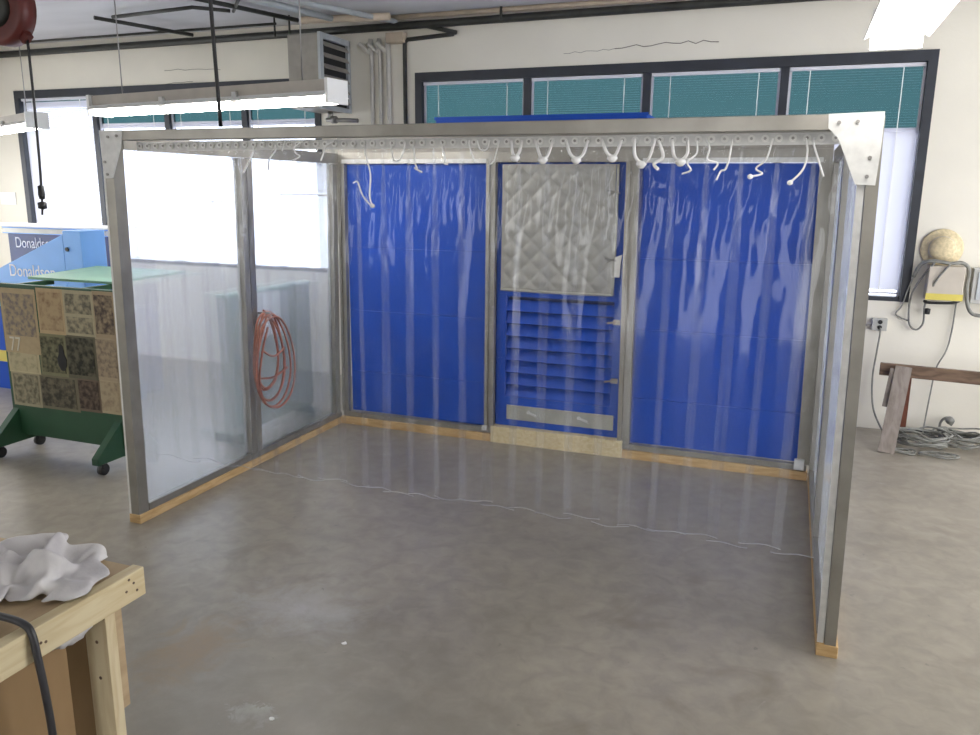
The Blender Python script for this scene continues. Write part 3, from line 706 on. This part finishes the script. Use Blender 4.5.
PAGES = [((-2.038, -1.681, .832, 1.33), 'tall sports page with big numerals at the upper left of the cart', (.42, .33, .20), (.20, .17, .15), .50),
 ((-1.648, -1.398, 1.01, 1.347), 'orange-tan page, second from the left in top row', (.44, .33, .19), (.26, .17, .10), .42),
 ((-1.38, -1.099, 1.015, 1.346), 'page with two grey pictures, third from left in top row', (.40, .35, .23), (.13, .12, .09), .5),
 ((-1.082, -.896, 1.018, 1.352), 'narrow page beside enclosure post in top row', (.36, .28, .18), (.08, .06, .05), .52),
 ((-1.68, -1.416, .675, .996), 'dark greenish page with a black figure, middle row', (.20, .19, .11), (.05, .05, .03), .5),
 ((-1.408, -1.113, .677, 1.01), 'nearly black picture page in the middle row', (.13, .12, .08), (.03, .03, .022), .52),
 ((-1.105, -.897, .686, 1.013), 'tan page beside enclosure post in middle row', (.38, .30, .20), (.17, .13, .10), .45),
 ((-2.028, -1.71, .671, .827), 'short pale strip of text under the numerals page', (.48, .42, .26), (.30, .27, .17), .40),
 ((-2.02, -1.732, .396, .665), 'grey-tan picture page at the lower left corner of cart', (.34, .30, .20), (.13, .12, .08), .5),
 ((-1.727, -1.334, .40, .664), 'wide dark page in the bottom row', (.17, .15, .10), (.05, .045, .035), .52),
 ((-1.326, -1.111, .418, .669), 'dark reddish page in the bottom row', (.16, .12, .085), (.05, .035, .03), .52),
 ((-1.102, -.912, .424, .68), 'pale tan page at the lower right corner of cart', (.42, .34, .22), (.25, .19, .13), .42)]
for k, ((xa, xb, za, zb), lab, pc, ic, cov) in enumerate(PAGES):
    xa -= .010; xb += .010; za -= .008; zb += .010
    t = thing('newspaper_page', lab, 'newspaper', ((xa+xb)/2, .797, za), 'newspaper pages on the green cart')
    MB().box(xa, xb, .7962+.00025*k, .7966+.00025*k, za, zb).build('sheet', newsprint('page_paper', tuple(min(1, c*1.12) for c in pc), pc, k, 20, .45), t)
    mx = (xb-xa)*.07; mz = (zb-za)*.08
    if k == 0:
        MB().box(xa+mx, xb-mx, .7946, .7958, za+.14, zb-mz).build('picture', newsprint('page_print', pc, ic, k+20, 25, cov), t)
        textobj('numerals', '77', .165, (xa+.05, .7945, za+.015), M_DKINK, t, sx=.75)
    elif k == 2:
        MB().box(xa+mx, xb-mx, .7946, .7958, za+.02, za+.145).build('picture', newsprint('page_print', pc, ic, k+20, 25, cov), t)
        MB().box(xa+mx, xb-mx, .7946, .7958, za+.17, zb-mz).build('picture', newsprint('page_print', pc, ic, k+21, 25, cov), t)
    else:
        MB().box(xa+mx, xb-mx, .7946, .7958, za+mz, zb-mz).build('picture', newsprint('page_print', pc, ic, k+20, 25, cov), t)
    if k == 4:
        m = MB(); m.lathe([(.001, .10), (.022, .085), (.03, .02), (.05, -.02), (.045, -.07), (.02, -.11), (.001, -.115)], (0, 0, 0), 'z', 12)
        bmesh.ops.scale(m.bm, vec=(1, .03, 1), verts=m.bm.verts[:]); bmesh.ops.translate(m.bm, vec=(-1.455, .7935, .83), verts=m.bm.verts[:]); m.build('figure', M_VOID, t)
bl = thing('downdraft_bench', 'blue hooded workbench with white lettering behind the green cart', 'machine', (-3.3, 2.6, 0))
MB().box(-4.4, -2.92, 2.24, 2.96, 0, .9).build('base', M_BLUE, bl)
MB().box(-2.914, -2.68, 2.2, 2.5, 0, 1.70).build('back_box', M_BLUE2, bl, bevel=.008)
MB().prism([(-2.914, 1.66), (-4.4, 1.06), (-4.4, .9), (-2.914, .9)], 'y', 2.2, 2.235).build('near_shield', M_BLUE2, bl)
MB().prism([(-2.914, 1.60), (-4.6, 1.60), (-4.6, .9), (-2.914, .9)], 'y', 2.965, 3.0).build('far_shield', M_BLUE3, bl)
MB().box(-4.6, -2.90, 2.90, 2.965, 1.60, 1.70).build('hood_rail', M_BLUE2, bl)
MB().box(-4.6, -2.93, 2.892, 2.899, 1.61, 1.66).build('lamp_strip', M_STEEL, bl)
MB().box(-4.6, -2.70, 2.50, 3.0, 1.70, 1.715).build('hood_top', M_WHITE, bl)
MB().cyl((-3.03, 2.89, 1.635), (-3.03, 2.87, 1.635), .028, 12).build('knob', M_WHITE, bl)
textobj('lettering', 'Donaldson', .175, (-3.68, 2.197, 1.225), M_INK, bl, sx=.82)
textobj('lettering', 'Donaldson', .17, (-4.50, 2.962, 1.44), M_INK, bl, sx=.80)
MB().box(-4.3, -3.9, 2.23, 2.238, .30, .42).build('warning_label', M_YELLOW, bl)
MB().cyl((-2.86, 2.198, 1.52), (-2.86, 2.185, 1.52), .02, 10).build('latch', M_RUBBER, bl)
cab = thing('upright_board', 'grey-green upright board standing behind the left hazy sheet and orange cord', 'board', (-.53, 2.15, 0))
MB().box(-.56, -.50, 1.53, 2.78, .07, 1.255).build('board', M_GREYGREEN, cab, bevel=.006)
MB().box(-.57, -.49, 1.52, 2.79, 1.255, 1.275).build('top_rail', M_GREENTOP, cab)
for y in (1.60, 2.66): MB().box(-.72, -.36, y, y+.06, 0, .07).build('foot', M_GREEN, cab)
MB().box(-.4995, -.494, 1.95, 2.3, .85, 1.24).build('paper', M_WHITE, cab)  # pale reflection put in as a white patch on the board
tag(MB().box(-6.2, -5.92, WY-.01, WY, 1.88, 2.04).build('wall_plate', M_WHITE, bevel=.003), 'pale rectangular plate on the wall at far left edge', 'plate')

# ------------------------------------------------------------------ workbench, rag and hose
wb = thing('workbench', 'wooden workbench with pale pine edge in the lower left corner', 'workbench', (1.2, -2.3, 0))
MB().box(.4, 1.815, -3.3, -1.845, .882, .90).build('bench_top', M_PLY, wb)
MB().box(1.817, 1.862, -3.3, -1.835, .805, .902).build('front_apron', M_PINEX, wb, bevel=.003)
MB().box(.4, 1.815, -1.883, -1.847, .79, .880).build('back_apron', M_PINEX, wb, bevel=.003)
for y in (-1.965, -3.2):
    m = MB(); m.box(1.722, 1.814, y, y+.041, 0, .86); m.build('leg', M_PINEV, wb, bevel=.002)
MB().box(1.775, 1.80, -1.922, -1.885, .41, .79).build('side_board', M_PLY, wb)
MB().box(1.745, 1.765, -3.2, -2.075, 0, .80).build('front_panel', M_BROWN, wb)
MB().box(.5, 1.69, -1.90, -1.885, 0, .79).build('gap_backing', M_BROWN, wb)  # added behind the gap beside the leg so that it looks dark
b = MB()
for y, z in ((-1.901, .885), (-1.883, .866), (-1.915, .850), (-1.872, .836), (-2.231, .850), (-2.215, .845)):
    b.cyl((1.861, y, z), (1.8635, y, z), .0045, 8)
b.build('nail_heads', M_SAW, wb)
b = MB()
for z in (.68, .55): b.cyl((1.77, -1.965, z), (1.77, -1.9665, z), .006, 8)
b.build('nail_heads', M_SAW, wb)
# the rag: a 23 x 17 cell cloth, settled corner points in millimetres (x, y, z)
RAG = [
    1603, -2234, 910, 1615, -2219, 910, 1623, -2191, 909, 1651, -2196, 911, 1666, -2178, 913, 1678, -2159, 909, 1676, -2130, 912, 1652, -2113, 922, 1660, -2115, 914, 1675, -2123, 916, 1690, -2127, 920, 1707, -2133, 916,
    1725, -2124, 923, 1754, -2106, 910, 1751, -2071, 920, 1761, -2059, 909, 1792, -2079, 909, 1782, -2097, 916, 1794, -2099, 913, 1808, -2092, 916, 1820, -2085, 920, 1834, -2077, 915, 1844, -2070, 909, 1857, -2076, 920,
    1604, -2205, 941, 1614, -2195, 938, 1629, -2184, 934, 1653, -2187, 935, 1675, -2184, 924, 1696, -2172, 919, 1703, -2149, 921, 1691, -2120, 928, 1673, -2100, 941, 1685, -2092, 926, 1700, -2100, 920, 1713, -2101, 924,
    1727, -2083, 916, 1742, -2093, 952, 1769, -2081, 953, 1757, -2067, 933, 1777, -2050, 926, 1791, -2050, 930, 1804, -2046, 932, 1828, -2042, 935, 1849, -2029, 929, 1873, -2024, 932, 1887, -2016, 920, 1878, -2020, 908,
    1599, -2186, 959, 1591, -2178, 938, 1603, -2162, 928, 1621, -2150, 930, 1637, -2143, 951, 1654, -2135, 934, 1666, -2131, 944, 1670, -2116, 958, 1671, -2097, 955, 1681, -2085, 951, 1694, -2075, 943, 1707, -2066, 929,
    1732, -2068, 937, 1746, -2073, 963, 1763, -2071, 971, 1756, -2055, 948, 1760, -2042, 943, 1770, -2026, 936, 1791, -2022, 944, 1819, -2019, 952, 1845, -2010, 947, 1865, -1999, 938, 1871, -1993, 923, 1856, -1996, 909,
    1561, -2144, 943, 1559, -2139, 921, 1570, -2131, 909, 1587, -2117, 909, 1601, -2112, 931, 1619, -2107, 947, 1633, -2095, 953, 1629, -2091, 928, 1632, -2077, 910, 1631, -2061, 912, 1642, -2061, 914, 1658, -2050, 928,
    1682, -2041, 936, 1707, -2036, 943, 1723, -2031, 951, 1738, -2021, 950, 1731, -2017, 918, 1735, -2000, 924, 1750, -1989, 930, 1766, -1997, 917, 1793, -1990, 918, 1815, -1973, 928, 1829, -1965, 927, 1840, -1964, 912,
    1541, -2111, 945, 1533, -2113, 926, 1552, -2107, 931, 1566, -2099, 918, 1591, -2086, 921, 1597, -2075, 947, 1591, -2075, 967, 1611, -2067, 964, 1612, -2062, 936, 1631, -2066, 934, 1642, -2052, 936, 1645, -2032, 928,
    1667, -2022, 939, 1690, -2016, 954, 1709, -2013, 969, 1719, -2006, 965, 1739, -1995, 943, 1718, -1987, 918, 1738, -1988, 921, 1753, -1977, 924, 1758, -1977, 932, 1787, -1960, 928, 1817, -1946, 916, 1834, -1939, 909,
    1581, -2091, 931, 1562, -2080, 934, 1551, -2068, 921, 1561, -2061, 909, 1580, -2047, 925, 1557, -2055, 955, 1548, -2051, 980, 1569, -2042, 971, 1592, -2034, 959, 1599, -2020, 951, 1609, -2014, 972, 1626, -2009, 992,
    1648, -2006, 1007, 1672, -2004, 1017, 1694, -1999, 1022, 1711, -1990, 1014, 1727, -1977, 988, 1733, -1960, 959, 1730, -1951, 936, 1735, -1941, 921, 1761, -1933, 923, 1793, -1917, 911, 1827, -1903, 917, 1844, -1909, 914,
    1576, -2081, 952, 1573, -2072, 942, 1565, -2054, 934, 1558, -2038, 921, 1572, -2029, 926, 1544, -2036, 948, 1540, -2033, 967, 1568, -2021, 961, 1591, -2009, 945, 1584, -1999, 958, 1604, -1983, 970, 1609, -1981, 996,
    1631, -1979, 1005, 1655, -1988, 1002, 1678, -1977, 1002, 1697, -1978, 982, 1713, -1949, 968, 1717, -1943, 939, 1718, -1921, 938, 1722, -1923, 920, 1750, -1912, 930, 1783, -1897, 920, 1811, -1886, 921, 1813, -1898, 909,
    1543, -2077, 954, 1546, -2077, 938, 1547, -2063, 925, 1546, -2047, 918, 1558, -2021, 911, 1553, -2013, 933, 1559, -2017, 941, 1588, -1998, 932, 1602, -1975, 928, 1599, -1974, 942, 1580, -1968, 965, 1599, -1954, 981,
    1612, -1970, 975, 1637, -1969, 968, 1662, -1955, 961, 1683, -1928, 955, 1686, -1931, 927, 1687, -1911, 919, 1693, -1907, 910, 1698, -1893, 924, 1714, -1899, 924, 1737, -1886, 933, 1750, -1874, 923, 1741, -1882, 913,
    1520, -2065, 946, 1514, -2078, 928, 1519, -2068, 915, 1527, -2054, 920, 1544, -2025, 923, 1551, -1997, 925, 1571, -1986, 925, 1604, -1975, 920, 1619, -1974, 909, 1610, -1962, 927, 1584, -1953, 948, 1594, -1945, 962,
    1605, -1937, 963, 1617, -1933, 947, 1637, -1911, 945, 1648, -1919, 926, 1664, -1915, 911, 1676, -1903, 917, 1687, -1898, 925, 1693, -1877, 910, 1710, -1867, 929, 1722, -1856, 934, 1730, -1848, 925, 1737, -1855, 909,
    1485, -2040, 949, 1496, -2030, 943, 1502, -2017, 936, 1508, -1993, 951, 1510, -1984, 969, 1518, -1974, 955, 1545, -1969, 941, 1566, -1961, 920, 1584, -1956, 921, 1588, -1948, 933, 1590, -1937, 952, 1589, -1929, 974,
    1599, -1918, 973, 1600, -1909, 952, 1608, -1904, 928, 1622, -1898, 910, 1640, -1887, 912, 1654, -1867, 918, 1667, -1842, 934, 1678, -1826, 947, 1689, -1811, 931, 1692, -1809, 913, 1697, -1810, 899, 1714, -1808, 900,
    1458, -2021, 936, 1469, -2010, 929, 1465, -2000, 940, 1467, -1979, 966, 1478, -1964, 971, 1498, -1960, 962, 1518, -1967, 946, 1537, -1953, 932, 1550, -1935, 937, 1564, -1924, 945, 1571, -1921, 968, 1584, -1907, 991,
    1594, -1890, 1007, 1602, -1876, 1001, 1602, -1868, 982, 1599, -1861, 963, 1610, -1850, 952, 1624, -1828, 951, 1638, -1802, 939, 1652, -1782, 927, 1664, -1772, 913, 1673, -1772, 899, 1680, -1779, 884, 1686, -1795, 880,
    1455, -2066, 918, 1455, -2051, 911, 1463, -2016, 910, 1465, -1987, 912, 1472, -1969, 912, 1482, -1950, 911, 1493, -1931, 914, 1503, -1910, 921, 1521, -1896, 911, 1543, -1885, 910, 1559, -1875, 922, 1558, -1876, 953,
    1555, -1880, 987, 1574, -1864, 997, 1578, -1854, 984, 1576, -1847, 957, 1577, -1859, 931, 1592, -1866, 924, 1603, -1836, 925, 1620, -1813, 913, 1626, -1794, 901, 1631, -1793, 882, 1641, -1809, 882, 1653, -1822, 868,
    1430, -2045, 910, 1444, -2026, 911, 1443, -1990, 928, 1461, -1972, 941, 1445, -1966, 936, 1447, -1948, 920, 1456, -1926, 910, 1468, -1905, 913, 1486, -1885, 919, 1511, -1870, 911, 1524, -1864, 911, 1531, -1845, 910,
    1540, -1854, 928, 1537, -1850, 956, 1546, -1842, 962, 1550, -1843, 948, 1566, -1850, 932, 1569, -1856, 911, 1581, -1834, 916, 1590, -1810, 900, 1597, -1806, 882, 1612, -1806, 869, 1625, -1810, 855, 1626, -1820, 839,
    1423, -1999, 935, 1436, -1987, 938, 1451, -1986, 952, 1447, -1975, 977, 1435, -1958, 981, 1422, -1944, 972, 1414, -1948, 953, 1422, -1929, 953, 1427, -1908, 944, 1445, -1882, 932, 1466, -1856, 919, 1490, -1843, 923,
    1499, -1842, 945, 1509, -1825, 951, 1519, -1793, 945, 1529, -1790, 929, 1525, -1813, 919, 1543, -1820, 901, 1553, -1800, 888, 1560, -1774, 872, 1571, -1764, 858, 1581, -1768, 845, 1588, -1777, 831, 1596, -1786, 819,
    1413, -1997, 931, 1421, -1987, 919, 1421, -1984, 940, 1431, -1962, 948, 1413, -1959, 961, 1398, -1957, 964, 1389, -1944, 966, 1396, -1932, 972, 1404, -1920, 974, 1415, -1901, 974, 1433, -1878, 970, 1450, -1851, 963,
    1462, -1833, 957, 1478, -1798, 945, 1492, -1776, 934, 1503, -1786, 916, 1509, -1819, 902, 1517, -1817, 874, 1539, -1819, 862, 1559, -1799, 852, 1556, -1779, 842, 1564, -1770, 831, 1572, -1772, 816, 1578, -1780, 792,
    1374, -2013, 918, 1372, -1999, 913, 1376, -1974, 910, 1383, -1955, 916, 1387, -1935, 917, 1393, -1925, 918, 1406, -1917, 917, 1410, -1908, 930, 1403, -1898, 940, 1410, -1887, 947, 1426, -1871, 946, 1430, -1852, 940,
    1431, -1830, 945, 1456, -1826, 927, 1467, -1808, 924, 1474, -1822, 899, 1473, -1814, 863, 1478, -1821, 839, 1495, -1811, 834, 1521, -1822, 829, 1545, -1821, 825, 1560, -1813, 817, 1560, -1808, 797, 1575, -1817, 772,
    1324, -2017, 918, 1328, -1998, 909, 1335, -1968, 911, 1343, -1946, 918, 1356, -1927, 924, 1372, -1912, 925, 1389, -1901, 922, 1397, -1889, 916, 1410, -1880, 921, 1416, -1873, 924, 1421, -1856, 915, 1427, -1850, 917,
    1447, -1845, 918, 1428, -1819, 921, 1445, -1813, 910, 1445, -1820, 880, 1444, -1822, 842, 1449, -1819, 820, 1463, -1810, 812, 1486, -1803, 816, 1508, -1808, 816, 1533, -1813, 806, 1545, -1817, 793, 1557, -1811, 773,
    1293, -1981, 913, 1294, -1963, 910, 1296, -1926, 910, 1307, -1905, 921, 1312, -1896, 910, 1331, -1885, 910, 1350, -1873, 910, 1370, -1865, 916, 1386, -1859, 926, 1399, -1855, 936, 1414, -1848, 936, 1409, -1834, 927,
    1414, -1826, 913, 1411, -1792, 910, 1414, -1782, 888, 1443, -1782, 904, 1455, -1792, 872, 1456, -1790, 847, 1466, -1786, 834, 1481, -1780, 822, 1501, -1782, 804, 1518, -1796, 778, 1528, -1819, 757, 1534, -1832, 753]
m = MB(); V_ = [m.bm.verts.new((RAG[3*i]/1000-.02, -1.76+(RAG[3*i+1]/1000+1.76)*1.13, RAG[3*i+2]/1000)) for i in range(24*18)]
for j in range(17):
    for i in range(23):
        k = j*24+i; q_ = m.bm.faces.new((V_[k], V_[k+1], V_[k+25], V_[k+24])); q_.smooth = True
o = m.build('cotton_rag', M_RAG, normals=False)
sb = o.modifiers.new('smooth', 'SUBSURF'); sb.levels = 2; sb.render_levels = 2
tag(o, 'crumpled white rag lying on the corner of wooden workbench', 'rag')
sol = o.modifiers.new('thick', 'SOLIDIFY'); sol.thickness = .002
def fbag(u, v):
    a, t = 2*PI*u, PI*v; n = .85+.5*noise.noise(Vector((math.cos(a)*3, math.sin(a)*3, v*9)))
    return (1.786+.022*n*math.sin(t)*math.cos(a), -2.075+.085*n*math.cos(t), .772+.034*n*math.sin(t)*math.sin(a))
tag(MB().grid(fbag, 20, 16, closed_u=True).build('plastic_bag', M_RAG), 'pale crumpled plastic bag showing under the pale bench edge', 'bag')
m = MB(); m.tube([(1.05, -2.46, .914), (1.35, -2.33, .914), (1.60, -2.262, .915), (1.76, -2.255, .922), (1.842, -2.258, .918), (1.870, -2.26, .893), (1.880, -2.26, .83), (1.889, -2.256, .70), (1.889, -2.25, .55), (1.90, -2.26, .25), (1.96, -2.30, .02), (2.2, -2.6, .016)], .0108, 10, sub=6)
tag(m.build('air_hose', M_HOSE), 'dark grey hose draped over the pale edge of workbench', 'hose')

# ------------------------------------------------------------------ right side: sawhorse, wall things, cables
sh = thing('sawhorse', 'weathered brown wooden sawhorse standing in front of the wall at right', 'sawhorse', (5.2, 3.7, 0))
MB().bar((4.575, 3.735, .662), (6.0, 3.55, .662), .045, .105).build('top_beam', M_SAW, sh, bevel=.004)
for xa in (4.72, 5.78):
    yo = -(xa-4.575)*.13
    MB().bar((xa+.03, 3.69+yo, .705), (xa-.055, 3.47+yo, .0), .03, .125, up=(1, 0, .2)).build('leg', M_SAWG, sh)
    MB().bar((xa+.05, 3.745+yo, .69), (xa+.075, 3.90+yo, .0), .03, .11, up=(1, 0, .2)).build('leg', M_SAWR, sh)
MB().bar((4.695, 3.672, .68), (4.655, 3.595, .36), .02, .09, up=(1, 0, .2)).build('gusset', M_SAWG, sh)
# straw hat
h = thing('straw_hat', 'round pale straw hat hanging on wall above the beige box', 'hat', (4.995, WY-.04, 1.675))
MB().lathe([(.165, -.012), (.168, -.018), (.155, -.026), (.105, -.034), (.100, -.075), (.085, -.10), (.04, -.108), (.001, -.11)], (4.995, WY, 1.672), 'y', 40).build('hat_body', M_STRAW, h)
MB().lathe([(.103, -.036), (.107, -.040), (.105, -.055), (.101, -.058)], (4.995, WY, 1.672), 'y', 40).build('hat_band', M_BEIGE, h)
bx = thing('wall_box', 'beige wall box with yellow label strip under the straw hat', 'box', (5.04, WY-.08, 1.24))
MB().box(4.90, 5.175, WY-.16, WY, 1.235, 1.53).build('casing', M_BEIGE, bx, bevel=.006)
MB().box(4.895, 5.18, WY-.164, WY-.1605, 1.24, 1.295).build('label_strip', M_YELLOW, bx)
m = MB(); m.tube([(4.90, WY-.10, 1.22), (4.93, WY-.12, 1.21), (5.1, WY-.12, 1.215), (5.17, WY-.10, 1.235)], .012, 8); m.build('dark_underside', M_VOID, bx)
g = thing('electrical_cabinet', 'grey metal electrical box at the right edge of the picture', 'cabinet', (5.42, WY-.05, 1.22))
MB().box(5.25, 5.62, WY-.09, WY, 1.215, 1.52).build('casing', M_GREYBOX, g, bevel=.006)
MB().box(5.285, 5.585, WY-.10, WY-.09, 1.25, 1.485).build('cover', M_HEATL, g, bevel=.004)
ol = thing('power_outlet', 'grey surface mounted outlet with black plug below the right window', 'outlet', (4.575, WY-.03, .98))
MB().box(4.515, 4.64, WY-.05, WY, .925, 1.035).build('box', M_GREYBOX, ol, bevel=.004)
for z in (.957, 1.004): MB().cyl((4.58, WY-.05, z), (4.58, WY-.056, z), .019, 12).build('socket', M_VOID, ol)
MB().cyl((4.43, WY-.02, .965), (4.515, WY-.02, .965), .010, 8).build('conduit', M_HEAT, ol)
def cord(pts, r, mat, label, sub=6, name='hanging_cable'):
    m = MB(); m.tube(pts, r, 7, sub=sub); return tag(m.build(name, mat), label, 'cord')
t = cord([(4.585, WY-.065, .955), (4.588, WY-.07, .90), (4.578, WY-.05, .70), (4.57, WY-.05, .48), (4.60, WY-.09, .22), (4.68, WY-.2, .05), (4.74, WY-.33, .012)], .008, M_CORDG, 'grey cord hanging from the outlet down to the floor')
cord([(5.16, WY-.03, 1.22), (5.155, WY-.03, .95), (5.13, WY-.04, .78), (5.07, WY-.05, .62), (5.05, WY-.06, .40), (5.03, WY-.10, .15), (5.0, WY-.25, .03)], .007, M_CORDG, 'thin grey cord from beige wall box down behind the sawhorse')
cord([(4.80, WY-.05, 1.42), (4.84, WY-.10, 1.535), (4.93, WY-.12, 1.57), (5.05, WY-.14, 1.555), (5.15, WY-.12, 1.56), (5.21, WY-.10, 1.50), (5.215, WY-.08, 1.33), (5.25, WY-.12, 1.16), (5.34, WY-.14, 1.12), (5.55, WY-.14, 1.14)], .016, M_CORDG, 'thick grey cable draped over the beige box and looping right')
cord([(4.93, WY-.17, 1.555), (4.86, WY-.10, 1.42), (4.80, WY-.05, 1.25), (4.81, WY-.05, 1.02), (4.87, WY-.05, .955), (4.92, WY-.06, 1.02), (4.915, WY-.08, 1.2), (4.96, WY-.17, 1.40), (5.05, WY-.175, 1.55)], .009, M_CORDG, 'grey cord loop hanging left of the beige box')
cord([(5.06, WY-.15, 1.55), (4.90, WY-.17, 1.565), (4.83, WY-.07, 1.50), (4.77, WY-.03, 1.30), (4.74, WY-.03, 1.16), (4.70, WY-.03, 1.08), (4.80, WY-.04, 1.03)], .007, M_CORDG, 'thin grey cord loop beside the right window corner')
m = MB(); m.lathe([(.001, -.03), (.022, -.028), (.024, .02), (.001, .025)], (4.94, WY-.07, 1.13), 'z', 10); tag(m.build('cable_plug', M_RUBBER), 'small black plug hanging under the beige box', 'plug')
def coil(cx, cy, rx, ry, n, seed, label, mat=M_CORDG, r=.008, z0=.008, drift=(0, 0), up=.0):
    rnd = random.Random(seed); pts = []
    for k in range(n*9):
        a = 2*PI*k/9; j = rnd.uniform(.72, 1.12); f = k/(n*9)
        pts.append((cx+rx*j*math.cos(a)+drift[0]*f+rnd.uniform(-.02, .02), cy+ry*j*math.sin(a)+drift[1]*f, z0+r*1.6*(k//9)+rnd.uniform(0, .012)+up*rnd.random()))
    m = MB(); m.tube(pts, r, 6, sub=4)
    return tag(m.build('cable_coil', mat), label, 'cable')
coil(4.96, 3.72, .20, .15, 9, 3, 'tangled grey cable heap on the floor behind the sawhorse leg', up=.05)
coil(5.27, 3.85, .20, .14, 8, 5, 'tangled grey cable heap on the floor, right of the other heap', up=.05)
coil(4.80, 3.50, .085, .06, 2, 8, 'small loop of pale cable on the floor beside sawhorse foot', r=.007)
coil(5.06, 3.50, .16, .06, 2, 9, 'flat loop of grey cable in front of the tangled heaps', r=.007)
m = MB(); m.tube([(5.16, 4.09, .012), (5.15, 4.09, .14), (5.19, 4.07, .20), (5.24, 4.08, .17), (5.23, 4.08, .13)], .012, 8, sub=5)
m.lathe([(.001, -.03), (.035, -.02), (.035, .02), (.001, .03)], (5.22, 4.08, .175), 'y', 12); tag(m.build('cable_end', M_CORDG), 'upright grey cable end standing against the wall base', 'cable')

# small things on the floor
def chip(x, y, r, label, mat=M_WHITE):
    m = MB(); n = 7; pts = [(x+r*random.uniform(.6, 1.2)*math.cos(2*PI*i/n), y+r*random.uniform(.6, 1.2)*math.sin(2*PI*i/n)) for i in range(n)]
    m.prism(pts, 'z', .0005, .004); return tag(m.build('paint_chip', mat), label, 'chip')
chip(1.93, -.73, .014, 'tiny white chip on the open floor in front of the strip curtain')
chip(1.94, -1.32, .011, 'tiny white chip on the floor right of the workbench', M_WHITE)

# ------------------------------------------------------------------ daylight
w = bpy.data.worlds.new('overcast_sky'); scene.world = w; w.use_nodes = True
nt = w.node_tree; nt.nodes.clear()
wo = nt.nodes.new('ShaderNodeOutputWorld'); bg = nt.nodes.new('ShaderNodeBackground')
bg.inputs['Color'].default_value = (.97, .98, 1.0, 1); bg.inputs['Strength'].default_value = 5.8
nt.links.new(bg.outputs['Background'], wo.inputs['Surface'])

# ------------------------------------------------------------------ camera
cam = bpy.data.cameras.new('camera'); co = bpy.data.objects.new('camera', cam); COL.objects.link(co)
yaw, pitch, roll = .3562, .21832, .01036
fwd = Vector((-math.sin(yaw)*math.cos(pitch), math.cos(yaw)*math.cos(pitch), -math.sin(pitch)))
rt = Vector((math.cos(yaw), math.sin(yaw), 0)); up = rt.cross(fwd)
r2 = rt*math.cos(roll)+up*math.sin(roll); u2 = -rt*math.sin(roll)+up*math.cos(roll)
Mx = Matrix((r2, u2, -fwd)).transposed().to_4x4(); Mx.translation = (3.75763, -3.68954, 2.11493)
co.matrix_world = Mx
cam.sensor_width = 36; cam.lens = 793.416/980*36; cam.clip_start = .05
scene.camera = co
scene.cycles.transparent_max_bounces = 48
scene.cycles.max_bounces = 10
scene.cycles.caustics_refractive = True
vs = scene.view_settings
vs.view_transform = 'Standard'; vs.look = 'None'; vs.gamma = 1; vs.use_curve_mapping = False
vs.exposure = -.04
